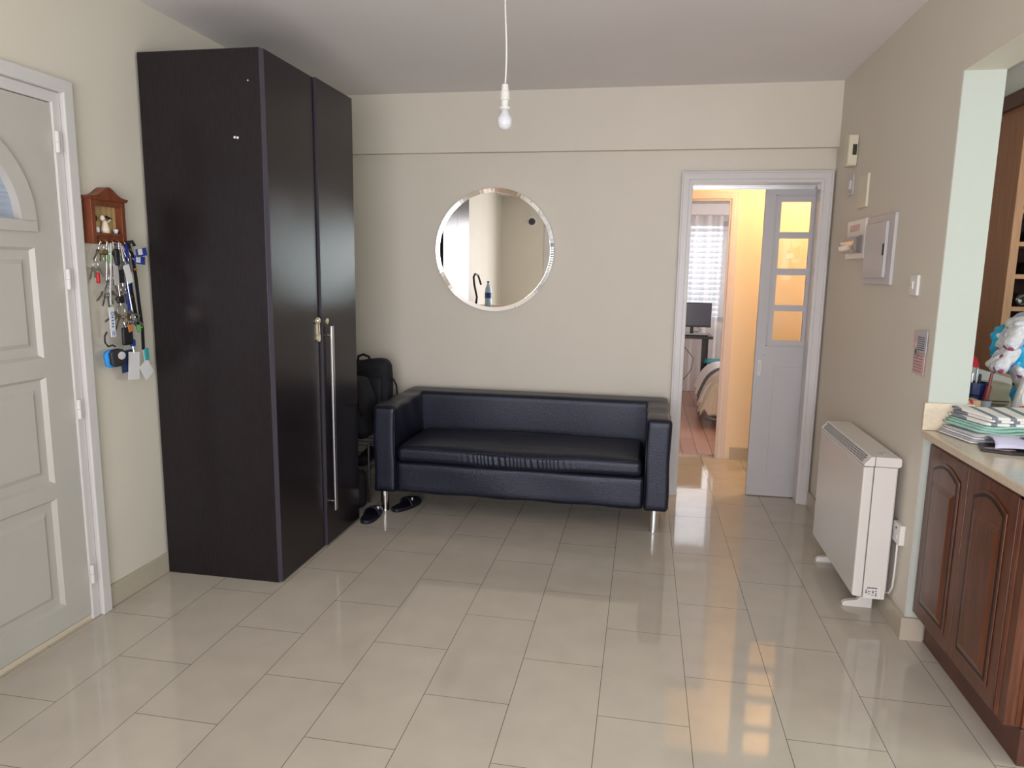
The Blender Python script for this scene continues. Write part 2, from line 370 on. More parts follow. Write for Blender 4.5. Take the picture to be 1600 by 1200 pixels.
# ------------------------------------------------------------------ shell
b = bm_new(); box(b, -2.4, -1.8, -0.1, XK+.1, 5.99, 0.0)
struct('floor', b, m_floor, 'polished beige porcelain tile floor laid in staggered oblong tiles', 'floor')
b = bm_new(); box(b, -2.0, 5.99, -0.1, 3.2, 9.6, 0.0)
struct('floor_bedroom', b, m_plank, 'reddish wood plank floor of the bedroom beyond the doorway', 'floor')
b = bm_new(); box(b, -2.4, -1.8, H, XK+.1, 9.6, H+.1)
struct('ceiling', b, m_ceil, 'plain white ceiling above the living room', 'ceiling')

def wall_x(bm, x0, x1, y0, y1, holes, z0=0.0, z1=H):
    """wall slab parallel to the y axis with rectangular holes (ya,yb,za,zb)"""
    ys = sorted({y0, y1, *[h[0] for h in holes], *[h[1] for h in holes]})
    for a, c in zip(ys, ys[1:]):
        m = (a+c)/2; hz = sorted([(h[2], h[3]) for h in holes if h[0] < m < h[1]]); z = z0
        for u, v in hz:
            if u > z: box(bm, x0, a, z, x1, c, u)
            z = v
        if z < z1: box(bm, x0, a, z, x1, c, z1)
def wall_y(bm, y0, y1, x0, x1, holes, z0=0.0, z1=H):
    xs = sorted({x0, x1, *[h[0] for h in holes], *[h[1] for h in holes]})
    for a, c in zip(xs, xs[1:]):
        m = (a+c)/2; hz = sorted([(h[2], h[3]) for h in holes if h[0] < m < h[1]]); z = z0
        for u, v in hz:
            if u > z: box(bm, a, y0, z, c, y1, u)
            z = v
        if z < z1: box(bm, a, y0, z, c, y1, z1)
def merge(bm): bmesh.ops.remove_doubles(bm, verts=bm.verts, dist=1e-5)

b = bm_new(); wall_x(b, XL-.12, XL, YR-.1, 5.0, [(1.505, 2.515, 0, 2.15)])
struct('wall_left', b, m_wall, 'cream painted wall with the panelled front door', 'wall')
b = bm_new(); wall_y(b, YB, 4.925, XL, XR, [(0.262, 1.068, 0, 2.095)]); 
struct('wall_back', b, m_wall, 'cream painted wall behind the sofa and round mirror', 'wall')
b = bm_new(); wall_y(b, 5.0, 5.06, XL, XK, [(0.262, 1.068, 0, 2.095)])
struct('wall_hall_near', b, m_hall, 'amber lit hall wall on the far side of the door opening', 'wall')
# right wall: from the pier to the back wall, lintel over the counter opening, wall again near the viewer
b = bm_new(); box(b, XR, 3.05, 0, 1.275, 4.925, H); box(b, XR, YR, 2.26, 1.275, 3.05, H)
wr_ = struct('wall_right', b, m_wall, 'cream wall with a wide opening over the kitchen counter', 'wall')
b = bm_new(); wall_y(b, YR-.12, YR, XL, XK, [(-1.52, 1.0, 0.0, 2.25), (1.40, 3.0, 0.9, 2.2)])
struct('wall_rear', b, m_wall, 'cream wall behind the viewer with a glazed balcony opening', 'wall')
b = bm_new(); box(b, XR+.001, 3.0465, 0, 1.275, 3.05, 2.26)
struct('trim_dimmed_wall_end', b, m_wallk, 'pale mint skin darkened for the over-lit narrow end of the wall beside the kitchen opening', 'wall end')  # added skin; its darker colour offsets too strong light on this face
# kitchen
b = bm_new(); wall_x(b, XK, XK+.1, YR-.1, 5.0, [(0.7, 2.4, 1.0, 2.2)])
struct('wall_kitchen_right', b, m_wallk, 'kitchen wall with a window, beyond the counter', 'wall')
b = bm_new(); box(b, 1.275, 4.92, 0, XK, 5.0, H)
struct('wall_kitchen_back', b, m_wall, 'kitchen wall behind the tall wooden rack', 'wall')
b = bm_new(); box(b, 1.985, 4.47, 2.512, 3.1, 4.92, H)
struct('trim_bulkhead', b, mat('white bulkhead paint', (0.84, 0.85, 0.84), rough=.6), 'white bulkhead boxed in above the tall wooden rack', 'bulkhead')
# hall and bedroom
b = bm_new(); wall_y(b, 5.93, 6.05, -2.0, 3.2, [(-0.16, 0.64, 0, 2.075)])
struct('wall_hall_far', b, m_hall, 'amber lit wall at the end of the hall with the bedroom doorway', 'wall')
b = bm_new(); box(b, -2.1, 5.06, 0, -2.0, 9.5, H); wall_x(b, 3.2, 3.3, 5.06, 9.5, [(6.9, 8.5, .8, 2.2)])
struct('wall_bedroom_side', b, m_bedw, 'pale side walls of the bedroom and hall', 'wall')
b = bm_new(); wall_y(b, 9.4, 9.5, -2.0, 3.2, [(-0.75, 1.55, 0.9, 2.15)])
struct('wall_bedroom_back', b, m_bedw, 'pale bedroom wall around the curtained window', 'wall')
# beam along the top of the back wall
b = bm_new(); box(b, XL, 4.798, 2.278, XR, YB, H)
struct('trim_beam', b, m_wall, 'cream beam running along the top of the wall above the mirror', 'beam')
# skirtings
b = bm_new(); box(b, XL, 2.582, 0, XL+.012, YB, 0.1)
struct('baseboard_left', b, m_skirt, 'beige tile skirting between front door and wardrobe', 'skirting', bevel=.002)
b = bm_new(); box(b, XL+.012, YB-.012, 0, 0.208, YB, 0.1)
struct('baseboard_back', b, m_skirt, 'beige tile skirting behind the black sofa', 'skirting', bevel=.002)
b = bm_new(); prism(b, [(1.112, 3.03), (1.20, 3.03), (1.20, 3.05), (1.13, 3.05), (1.13, 4.85), (1.112, 4.85)], 'z', 0, 0.098)
struct('baseboard_right', b, m_skirt, 'beige tile skirting under the heater and round the wall end', 'skirting', bevel=.002)
b = bm_new(); box(b, 0.745, 5.915, 0, 3.2, 5.93, 0.1)
struct('baseboard_hall', b, m_skirt, 'beige tile skirting at the end of the hall', 'skirting', bevel=.002)

# rear balcony window (seen only in the mirror)
w = thing('window_1', (-0.26, YR-.03, 0), 'white framed balcony window behind the viewer, seen in the mirror', 'window', kind='structure')
b = bm_new()
for x0, x1 in ((-1.58, -1.46), (-0.32, -0.24), (0.94, 1.06)): box(b, x0, YR-.06, 0.02, x1, YR+.012, 2.25)
box(b, -1.58, YR-.06, 2.19, 1.06, YR+.012, 2.31); box(b, -1.46, YR-.06, 0.0, 0.94, YR+.01, 0.07)
obj('frame', b, m_trim, w, bevel=.004)
b = bm_new()
for x0, x1 in ((-1.455, -1.40), (-0.38, -0.325), (-0.235, -0.18), (0.88, 0.935)): box(b, x0, YR-.05, 0.08, x1, YR-.01, 2.185)
for x0, x1 in ((-1.40, -0.38), (-0.18, 0.88)):
    box(b, x0, YR-.05, 0.08, x1, YR-.01, .14); box(b, x0, YR-.05, 2.13, x1, YR-.01, 2.185)
obj('sash', b, m_trim, w, bevel=.003)
b = bm_new(); box(b, -1.40, YR-.035, .14, -.38, YR-.029, 2.13); box(b, -.18, YR-.035, .14, .88, YR-.029, 2.13)
obj('glass', b, m_glass, w)
w = thing('window_4', (2.2, YR-.03, 0.9), 'second white framed window far right behind the viewer', 'window', kind='structure')
b = bm_new()
for x0, x1 in ((1.40, 1.46), (2.17, 2.23), (2.94, 3.0)): box(b, x0, YR-.06, .90, x1, YR+.012, 2.2)
box(b, 1.46, YR-.06, 2.14, 2.94, YR+.012, 2.2); box(b, 1.46, YR-.06, .90, 2.94, YR+.01, .96)
obj('frame', b, m_trim, w, bevel=.004)
b = bm_new(); box(b, 1.46, YR-.035, .96, 2.17, YR-.029, 2.14); box(b, 2.23, YR-.035, .96, 2.94, YR-.029, 2.14)
obj('glass', b, m_glass, w)
w = thing('window_3', (XK, 1.55, 1.0), 'white framed kitchen window out of sight beyond the counter', 'window', kind='structure')
b = bm_new()
for y0, y1 in ((0.7, 0.76), (1.52, 1.58), (2.34, 2.4)): box(b, XK+.02, y0, 1.0, XK+.07, y1, 2.2)
box(b, XK+.02, 0.76, 1.0, XK+.07, 2.34, 1.06); box(b, XK+.02, 0.76, 2.14, XK+.07, 2.34, 2.2)
obj('frame', b, m_trim, w, bevel=.003)
b = bm_new(); box(b, XK+.04, .76, 1.06, XK+.046, 1.52, 2.14); box(b, XK+.04, 1.58, 1.06, XK+.046, 2.34, 2.14)
obj('glass', b, m_glass, w)

# ------------------------------------------------------------------ front door (left wall)
D = thing('door_1', (XL, 2.01, 0), 'off-white panelled front door with a half-moon glass light', 'door', kind='structure')
def frame_x(bm, xa, xb, yo0, yo1, zo, wdt):
    prism(bm, [(yo0, 0), (yo0+wdt, 0), (yo0+wdt, zo-wdt), (yo1-wdt, zo-wdt), (yo1-wdt, 0), (yo1, 0), (yo1, zo), (yo0, zo)], 'x', xa, xb)
b = bm_new(); frame_x(b, XL, XL+.03, 1.44, 2.58, 2.205, .052); frame_x(b, XL-.1, XL+.013, 1.492, 2.528, 2.153, .044)
obj('door_frame', b, m_trim, D, bevel=.006, bseg=3)
LX0, LX1 = XL-.035, XL+.006   # leaf
ly0, ly1, lz0, lz1 = 1.54, 2.482, 0.028, 2.106
yc, zc = 2.012, 1.622
b = bm_new()
# leaf as flat plate pieces around three recessed panels and the half-moon light
pa, pb = 1.668, 2.356
panels = [(0.125, 0.578), (0.64, 1.066), (1.140, 1.560)]
box(b, LX0, ly0, lz0, LX1, pa, 1.60); box(b, LX0, pb, lz0, LX1, ly1, 1.60)
zz = lz0
for p0, p1 in panels: box(b, LX0, pa, zz, LX1, pb, p0); zz = p1
box(b, LX0, pa, zz, LX1, pb, 1.60)
# region above: plate with half-disc hole r=.29
def arc(r, n=28): return [(yc+r*math.cos(PI*k/n), zc+.035+r*math.sin(PI*k/n)) for k in range(n+1)]
ho = arc(.30)
outer = [(ly1, 1.60), (ly1, lz1), (ly0, lz1), (ly0, 1.60)]
# left/right halves built as strips from the arc to the outer rectangle
n = len(ho)
def outpt(p):
    d = (p[0]-yc, p[1]-(zc+.035)); L = math.hypot(*d); d = (d[0]/L, d[1]/L)
    t = 9
    if d[0] > 1e-6: t = min(t, (ly1-yc)/d[0])
    if d[0] < -1e-6: t = min(t, (ly0-yc)/d[0])
    if d[1] > 1e-6: t = min(t, (lz1-zc-.035)/d[1])
    return (yc+d[0]*t, zc+.035+d[1]*t)
for k in range(n-1):
    a, c = ho[k], ho[k+1]; A, Cc = outpt(a), outpt(c); poly = [a, A]
    for cor in ((ly1, lz1), (ly0, lz1)):
        angA = math.atan2(A[1]-zc-.035, A[0]-yc); angC = math.atan2(Cc[1]-zc-.035, Cc[0]-yc); ang = math.atan2(cor[1]-zc-.035, cor[0]-yc)
        if angA < ang < angC: poly.append(cor)
    poly += [Cc, c]; prism(b, poly, 'x', LX0, LX1)
box(b, LX0, ly0, 1.60, LX1, ly1, zc+.035)
obj('leaf', b, m_leafw, D)
for p0, p1 in panels:
    b = bm_new()
    # recessed field with sloped border and raised centre
    def ring(y0, z0, y1, z1, x): return [(x, y0, z0), (x, y1, z0), (x, y1, z1), (x, y0, z1)]
    lv = [ring(pa, p0, pb, p1, LX1), ring(pa+.012, p0+.012, pb-.012, p1-.012, LX1-.016), ring(pa+.045, p0+.045, pb-.045, p1-.045, LX1-.014), ring(pa+.062, p0+.062, pb-.062, p1-.062, LX1-.004)]
    vv = [[b.verts.new(q) for q in l] for l in lv]
    for A, B in zip(vv, vv[1:]):
        for k in range(4): b.faces.new((A[k], A[(k+1) % 4], B[(k+1) % 4], B[k]))
    b.faces.new(vv[-1])
    bk = [b.verts.new(q) for q in ring(pa, p0, pb, p1, LX0)]; b.faces.new(bk[::-1])
    for k in range(4): b.faces.new((vv[0][k], bk[k], bk[(k+1) % 4], vv[0][(k+1) % 4]))
    obj('panel', b, m_leafw, D)
b = bm_new()   # raised half-moon moulding
o_, i_ = arc(.352, 40), arc(.285, 40)
o2 = [(yc+.352, 1.622)]+o_+[(yc-.352, 1.622)]
prev = None
for k in range(len(o_)-1): prism(b, [o_[k], o_[k+1], i_[k+1], i_[k]], 'x', LX0+.01, LX1+.014)
box(b, LX0+.01, yc-.352, 1.618, LX1+.014, yc+.352, zc+.036)
obj('glass_moulding', b, m_leafw, D)
b = bm_new(); prism(b, arc(.290), 'x', XL-.02, XL-.014)
m_frost = mat('ribbed bluish glass', (0.36, 0.42, 0.52), rough=0.2, var=0.15, vscale=1, stretch=(1, 3, 90), trans=0.0)
obj('half_moon_glass', b, m_frost, D)
for z in (1.964, 1.440, 0.915, 0.204):
    b = bm_new(); lathe(b, [(.0085, z-.040), (.0095, z-.036), (.0095, z-.002), (.007, z-.001), (.0095, z+.001), (.0095, z+.036), (.0085, z+.040)], XL+.020, 2.490, 14)
    box(b, XL+.006, 2.489, z-.03, XL+.020, 2.506, z+.03)
    obj('hinge', b, m_white, D, smooth=False)
b = bm_new(); box(b, XL-.09, 1.5, 0.0, XL+.004, 2.50, .024); obj('threshold', b, mat('cream threshold', (0.66, 0.58, 0.45), rough=.4), D, bevel=.003)
b = bm_new(); box(b, XL-.115, 1.505, 0, XL-.10, 2.515, 2.15); obj('backing', b, m_leafw, D)

# ------------------------------------------------------------------ doorway with sliding door (back wall)
D = thing('door_2', (0.66, 4.85, 0), 'white framed doorway with a half open sliding door holding four small panes', 'door', kind='structure')
b = bm_new()
def frame_y(bm, ya, yb, xo0, xo1, zo, wdt):
    prism(bm, [(xo0, 0), (xo0+wdt, 0), (xo0+wdt, zo-wdt), (xo1-wdt, zo-wdt), (xo1-wdt, 0), (xo1, 0), (xo1, zo), (xo0, zo)], 'y', ya, yb)
frame_y(b, 4.812, YB, 0.207, 1.113, 2.139, .046); frame_y(b, 4.803, YB, 0.203, 1.117, 2.143, .012)
frame_y(b, 4.82, 4.925, 0.250, 1.074, 2.096, .026)
box(b, 0.262, 5.0, 0, 0.28, 5.075, 2.08); box(b, 1.05, 5.0, 0, 1.068, 5.075, 2.08); box(b, .262, 5.0, 2.06, 1.068, 5.075, 2.095)
box(b, 0.250, 4.925, 0, 0.27, 5.0, 2.08)
obj('door_frame', b, m_trim, D, bevel=.003)
b = bm_new(); box(b, 0.27, 4.93, 2.062, 1.9, 4.995, 2.085); box(b, .27, 4.955, 2.045, 1.9, 4.962, 2.062)
obj('sliding_track', b, m_steel, D)
# sliding leaf
y0, y1 = 4.945, 4.978; X0 = 0.745; zt = 2.045; zb = 0.006
cols = [(0.845, 1.03), (1.073, 1.258), (1.301, 1.486)]; X1 = 1.586
rows = [(1.072, 1.267), (1.306, 1.501), (1.543, 1.736), (1.776, 1.968)]
b = bm_new()
box(b, X0, y0, zb, cols[0][0], y1, zt); box(b, cols[-1][1], y0, zb, X1, y1, zt)
box(b, cols[0][1], y0, 1.04, cols[1][0], y1, zt); box(b, cols[1][1], y0, 1.04, cols[2][0], y1, zt)
for c0, c1 in cols:
    z = 1.04
    for r0, r1 in rows: box(b, c0, y0, z, c1, y1, r0); z = r1
    box(b, c0, y0, z, c1, y1, zt)
box(b, cols[0][0], y0, zb, cols[-1][1], y1, 1.04)
L = obj('sliding_leaf', b, m_sliding, D)
b = bm_new()
frame = [(0.808, 0.815, 1.036, 2.008)]
box(b, 0.808, y0-.006, 1.032, X1-.06, y0, 1.042); box(b, 0.808, y0-.006, 2.0, X1-.06, y0, 2.01); box(b, 0.808, y0-.006, 1.032, 0.817, y0, 2.01)
obj('moulding', b, m_sliding, L, bevel=.002)
b = bm_new(); prism(b, [(0.868, 0.15), (0.868, 0.90), (1.45, 0.90), (1.45, .15)], 'y', y0-.004, y0)
obj('lower_panel', b, m_sliding, L, bevel=.002)
for c0, c1 in cols:
    for r0, r1 in rows:
        b = bm_new(); box(b, c0, 4.959, r0, c1, 4.964, r1); obj('pane', b, m_glass, L)
b = bm_new(); prism(b, [(0.776+.012*math.cos(a*PI/12), (0.93 if a < 12 else 0.845)+.012*math.sin(a*PI/12)) for a in range(24)], 'y', y0-.004, y0-.0005)
h_ = obj('finger_pull', b, m_trim, L, bevel=.001)
b = bm_new(); box(b, .773, y0-.0045, .86, .779, y0-.003, .915); obj('slot', b, m_greybox, L)
b = bm_new(); lathe(b, [(.003, y0-.002), (.003, y0)], .802, .972, 8, 'y'); obj('keyhole', b, m_dark, L)

# bedroom doorway frame
D = thing('door_3', (0.24, 5.93, 0), 'open bedroom doorway with a pale frame at the end of the hall', 'door', kind='structure')
b = bm_new(); frame_y(b, 5.912, 5.93, -0.22, 0.70, 2.14, .075); frame_y(b, 5.905, 6.06, -0.19, 0.672, 2.112, .032)
obj('door_frame', b, mat('warm white door paint', (0.72, 0.62, 0.56), rough=.4), D, bevel=.004)

# ------------------------------------------------------------------ wardrobe
WX0, WX1, WY0, WY1, WH = XL+.012, -1.668, 2.985, 3.905, 2.432
w = thing('wardrobe', (-1.96, 3.45, 0), 'tall black-brown wardrobe standing between front door and sofa', 'wardrobe')
b = bm_new(); box(b, WX0, WY0, 0.0, WX1-.004, WY0+.02, WH); side = obj('side_panel', b, m_espresso, w, bevel=.0015)
b = bm_new(); box(b, WX0, WY1-.02, 0.0, WX1-.004, WY1, WH); obj('side_panel', b, m_espresso, w, bevel=.0015)
b = bm_new(); box(b, WX0, WY0+.02, WH-.02, WX1-.004, WY1-.02, WH); obj('top_panel', b, m_espresso, w)
b = bm_new(); box(b, WX0, WY0+.02, 0.02, WX0+.006, WY1-.02, WH-.02); obj('back_panel', b, m_espresso, w)
b = bm_new(); box(b, WX0+.006, WY0+.02, 0.0, WX1-.03, WY1-.02, 0.06); obj('plinth', b, m_espresso, w)
b = bm_new(); box(b, WX1-.008, WY0+.003, 0.008, WX1+.018, 3.452, WH-.006); d1 = obj('door', b, [m_espresso], w, bevel=.0015)
b = bm_new(); box(b, WX1-.006, WY0+.001, 0.008, WX1+.018, WY0+.003, WH-.006); obj('edge_band', b, m_edge, d1, label='slightly bluish door edge')
b = bm_new(); box(b, WX1-.002, 3.462, 0.008, WX1+.030, WY1, WH-.004); d2 = obj('door', b, [m_espresso], w, bevel=.0015)
b = bm_new(); box(b, WX1-.002, 3.459, 0.008, WX1+.030, 3.462, WH-.004); obj('edge_band', b, m_edge, d2, label='slightly bluish door edge')
b = bm_new()
box(b, WX1+.050, 3.510, .19, WX1+.060, 3.540, 1.2)
for z in (.24, 1.15): tube(b, [(WX1+.028, 3.525, z), (WX1+.052, 3.525, z)], .006, 10)
obj('handle', b, m_steel, d2, bevel=.003, label='long vertical polished steel handle')
b = bm_new(); lathe(b, [(.016, WX1+.030), (.016, WX1+.034), (.010, WX1+.036), (.004, WX1+.037)], 3.518, 1.224, 20, 'x')
obj('lock', b, mat('pale brass', (0.72, 0.66, 0.50), rough=.3, metal=.7), d2, label='small round pale metal lock')
b = bm_new()   # hasp on the near door
lathe(b, [(.019, WX1+.018), (.019, WX1+.028), (.012, WX1+.034), (.004, WX1+.035)], 3.425, 1.232, 20, 'x')
pts = []
for k in range(9): a = PI*k/8; pts.append((3.431+.014*math.cos(PI+a), 1.137+.014*math.sin(PI+a)))
prism(b, [(3.417, 1.225), (3.424, 1.225), (3.424, 1.155), (3.417, 1.155)], 'x', WX1+.018, WX1+.026)
prism(b, [(3.437, 1.225), (3.444, 1.225), (3.444, 1.155), (3.437, 1.155)], 'x', WX1+.018, WX1+.026)
prism(b, [(3.417, 1.158)]+pts+[(3.444, 1.158)], 'x', WX1+.018, WX1+.028)
obj('hasp', b, mat('pale gold metal', (0.70, 0.64, 0.46), rough=.3, metal=.6), d1, label='pale metal hasp')
for x, z, r_ in ((-1.80, 2.062, .006), (-1.786, 2.060, .006), (-1.726, 2.297, .0035)):
    b = bm_new(); lathe(b, [(r_, WY0-.0012), (r_*.7, WY0)], x, z, 7, 'y'); obj('chip_mark', b, m_paper, side, label='tiny white chip in the veneer')

# ------------------------------------------------------------------ sofa
s = thing('sofa', (-0.70, 4.42, 0), 'low black leather sofa on chrome legs under the round mirror', 'sofa')
def seam(bm, pts, r=.0035): tube(bm, pts, r, 6)
rnd = random.Random(3)
def arm(x0, x1):
    b = bm_new()
    def fn(p, u):
        p.x += .003*math.sin(9*u[1]+4*u[2]); p.z += .004*math.sin(7*u[1])*max(0, u[2]); return p
    puffy(b, ((x0+x1)/2, 4.33, .4115), (x1-x0, .62, .543), .020, (10, 24, 24), fn=fn)
    return obj('armrest', b, m_leather, s, smooth=True)
arm(-1.592, -1.452); arm(0.046, 0.186)
b = bm_new()
def fnb(p, u):
    if u[1] < 0: p.y += .006*math.sin(5*u[0]+1)*(1-u[0]**2)
    return p
puffy(b, (-0.703, 4.69, .4125), (1.780, .20, .545), .026, (60, 8, 24), fn=fnb)
obj('backrest', b, m_leather, s, smooth=True)
b = bm_new()
def fnf(p, u):
    if u[1] < 0 and u[2] < .95: p.y += .0022*math.sin(7*u[0]+1.2*u[2])*(1-u[0]**4); p.z += .003*math.sin(13*u[0]) if u[2] < -.8 else 0
    return p
puffy(b, (-0.703, 4.31, .2395), (1.500, .545, .193), .014, (60, 10, 8), fn=fnf)
obj('base', b, m_leather, s, smooth=True)
b = bm_new()
def fnc(p, u):
    x = p.x
    if u[1] < -.55:     # ruched front border in the middle
        k = math.exp(-((x-.02)/.30)**4)
        p.y += k*.0022*math.sin(x*225+2.5*math.sin(x*31)+1.5*u[2])*(1-.3*abs(u[2]))
        p.z += k*.0008*math.sin(x*210+1)
        p.z -= .010*k*(1 if u[2] < 0 else .6)
    if u[2] > .3: p.z += .004*math.sin(x*6+2)*math.sin(p.y*9)
    return p
puffy(b, (-0.705, 4.297, .389), (1.478, .56, .098), .034, (300, 22, 12), puff=.018, fn=fnc)
cu = obj('seat_cushion', b, m_leather, s, smooth=True)
b = bm_new(); zf = .428
seam(b, [(-1.425+1.44*k/40, 4.022, zf+.004*math.sin(k*.5)-.009*math.exp(-((k-21)/9)**4)) for k in range(41)], .0035)
obj('piping', b, m_leather, cu, smooth=True)
for x in (-1.455, .049):
    b = bm_new(); seam(b, [(x, 4.022, .16), (x, 4.018, .655)]); obj('seam', b, m_leather, s, smooth=True)
for x, y in ((-1.548, 4.10), (0.112, 4.092), (-1.53, 4.70), (0.12, 4.70)):
    b = bm_new(); lathe(b, [(.026, 0), (.0265, .004), (.0255, .012), (.0255, .137), (.03, .141), (.03, .143)], x, y, 24)
    obj('leg', b, m_chrome, s, smooth=False, label='chrome tube leg')

# ------------------------------------------------------------------ mirror
mi = thing('round_mirror', (-1.015, YB, 1.637), 'large round mirror with a shiny slanted edge, hung above the black sofa', 'mirror')
b = bm_new(); lathe(b, [(.384, 4.824), (.384, 4.848)], -1.017, 1.637, 96, 'y'); obj('glass', b, m_mirror, mi)
b = bm_new(); lathe(b, [(.3845, 4.8275), (.4115, 4.8225), (.4135, 4.825), (.4135, 4.849), (.3845, 4.849)], -1.017, 1.637, 96, 'y')
obj('bevelled_rim', b, m_bevel, mi)
b = bm_new()   # decorative notches at the right edge of the rim
for k in range(17):
    a = math.radians(-34+2.3*k)
    R_ = Matrix.Translation((-1.017+.397*math.cos(a), 4.8245, 1.637+.397*math.sin(a))) @ Matrix.Rotation(-a, 4, 'Y')
    box(b, -.009, -.0015, -.0035, .009, .002, .0035, R_)
obj('cut_notches', b, m_bevel, mi)
for a in (52, 228, 292):
    b = bm_new(); ar = math.radians(a); lathe(b, [(.006, 4.818), (.006, 4.835)], -1.017+.405*math.cos(ar), 1.637+.405*math.sin(ar), 12, 'y'); obj('clip', b, m_chrome, mi)

# ------------------------------------------------------------------ pendant bulb
P = Vector((-0.555, 2.8)); p = thing('pendant_lamp', (P.x, P.y, H), 'bare white light bulb hanging on a white flex from the ceiling', 'pendant lamp')
b = bm_new(); tube(b, [(P.x+.0035*math.sin(k*.45), P.y+.002*math.cos(k*.4), 2.198+(H-.03-2.198)*k/14) for k in range(15)], .0036, 8); obj('cord', b, m_cord, p, smooth=True)
b = bm_new(); lathe(b, [(.03, H-.003), (.05, H-.004), (.05, H-.018), (.02, H-.035), (.006, H-.036)], P.x, P.y, 28); obj('ceiling_rose', b, m_white, p, smooth=False)
b = bm_new(); lathe(b, [(.005, 2.204), (.012, 2.200), (.0145, 2.176), (.0175, 2.174), (.0175, 2.148), (.0195, 2.147), (.0195, 2.143), (.0145, 2.142), (.0135, 2.118), (.0205, 2.117), (.0205, 2.110), (.0155, 2.108)], P.x, P.y, 28); obj('lamp_holder', b, m_white, p, smooth=False)
b = bm_new(); lathe(b, [(.0155, 2.108), (.0165, 2.094), (.0215, 2.088), (.0272, 2.078), (.0288, 2.068), (.0280, 2.056), (.0235, 2.044), (.015, 2.036), (.006, 2.033), (.0001, 2.0325)], P.x, P.y, 32); obj('bulb', b, m_bulb, p, smooth=True)

# ------------------------------------------------------------------ key rack and what hangs from it
kx = XL
r = thing('key_rack', (kx, 2.71, 1.585), 'small reddish wooden key rack with a curved top on the wall by the front door', 'key rack')
b = bm_new(); box(b, kx, 2.612, 1.586, kx+.006, 2.806, 1.76); obj('back_panel', b, m_rack, r)
b = bm_new(); box(b, kx+.006, 2.632, 1.63, kx+.009, 2.79, 1.745)
ob = obj('boarding', b, m_rackin, r, label='pale tongue and groove boarding')
b = bm_new()
for y in (2.665, 2.70, 2.735, 2.765): box(b, kx+.009, y-.001, 1.63, kx+.0095, y+.001, 1.745)
obj('board_groove', b, m_rack, ob)
b = bm_new(); box(b, kx+.006, 2.612, 1.586, kx+.042, 2.634, 1.765); box(b, kx+.006, 2.786, 1.586, kx+.042, 2.808, 1.765)
box(b, kx+.006, 2.634, 1.742, kx+.042, 2.786, 1.765); box(b, kx+.006, 2.634, 1.618, kx+.042, 2.786, 1.630); obj('frame', b, m_rack, r, bevel=.002)
b = bm_new(); prism(b, [(2.634, 1.586)]+[(2.634+.152*k/12, 1.598-.006*math.cos(k/12*4*PI)) for k in range(0, 13)][::1]+[(2.786, 1.618), (2.634, 1.618)], 'x', kx+.006, kx+.034)
obj('apron', b, m_rack, r)
b = bm_new()
top = [(2.596, 1.776)]+[(2.600+.22*k/24, 1.782+.034*math.exp(-((k-12)/5.0)**2)-.004*math.cos(k/24*2*PI)) for k in range(25)]+[(2.824, 1.776)]
prism(b, top+[(2.812, 1.764), (2.608, 1.764)], 'x', kx, kx+.05); obj('pediment', b, m_rack, r, bevel=.002)
for y in (2.64, 2.675, 2.71, 2.745, 2.78):
    b = bm_new(); tube(b, [(kx+.034, y, 1.604), (kx+.046, y, 1.602), (kx+.053, y, 1.594), (kx+.053, y, 1.588), (kx+.058, y, 1.592)], .0022, 6); obj('hook', b, m_brass, r)
# small ceramic figures on its ledge
b = bm_new(); lathe(b, [(.016, 1.631), (.018, 1.645), (.012, 1.668), (.009, 1.682), (.0001, 1.684)], kx+.026, 2.703, 14)
lathe(b, [(.0001, 1.680), (.009, 1.684), (.011, 1.693), (.006, 1.703), (.0001, 1.705)], kx+.028, 2.688, 12); tube(b, [(kx+.026, 2.70, 1.667), (kx+.030, 2.722, 1.682), (kx+.03, 2.733, 1.690)], .004, 6)
tag(obj('figurine', b, m_figure, smooth=True), 'tiny cream figurine standing on the ledge of the key rack', 'figurine')
b = bm_new(); lathe(b, [(.007, 1.631), (.011, 1.636), (.010, 1.652), (.005, 1.655)], kx+.026, 2.655, 12); tag(obj('miniature_jug', b, m_paper, smooth=True), 'tiny white jug left of the figurine on the key rack', 'ornament')
b = bm_new(); lathe(b, [(.006, 1.631), (.012, 1.648), (.011, 1.65), (.005, 1.635)], kx+.026, 2.762, 12); tag(obj('miniature_bowl', b, m_paper, smooth=True), 'tiny white cup at the right end of the key rack ledge', 'ornament')
b = bm_new(); lathe(b, [(.013, kx+.012), (.013, kx+.016)], 2.660, 1.690, 14, 'x'); tube(b, [(kx+.014, 2.66, 1.70), (kx+.014, 2.66, 1.728)], .002, 6)
tag(obj('miniature_pan', b, m_blackpl), 'tiny black pan hanging inside the key rack', 'ornament')
b = bm_new(); tube(b, [(kx+.014, 2.725, 1.700), (kx+.014, 2.755, 1.692)], .005, 8); tube(b, [(kx+.014, 2.705, 1.706), (kx+.014, 2.725, 1.700)], .002, 6)
tag(obj('miniature_ladle', b, m_blackpl), 'tiny dark ladle hanging over the figurine in the key rack', 'ornament')

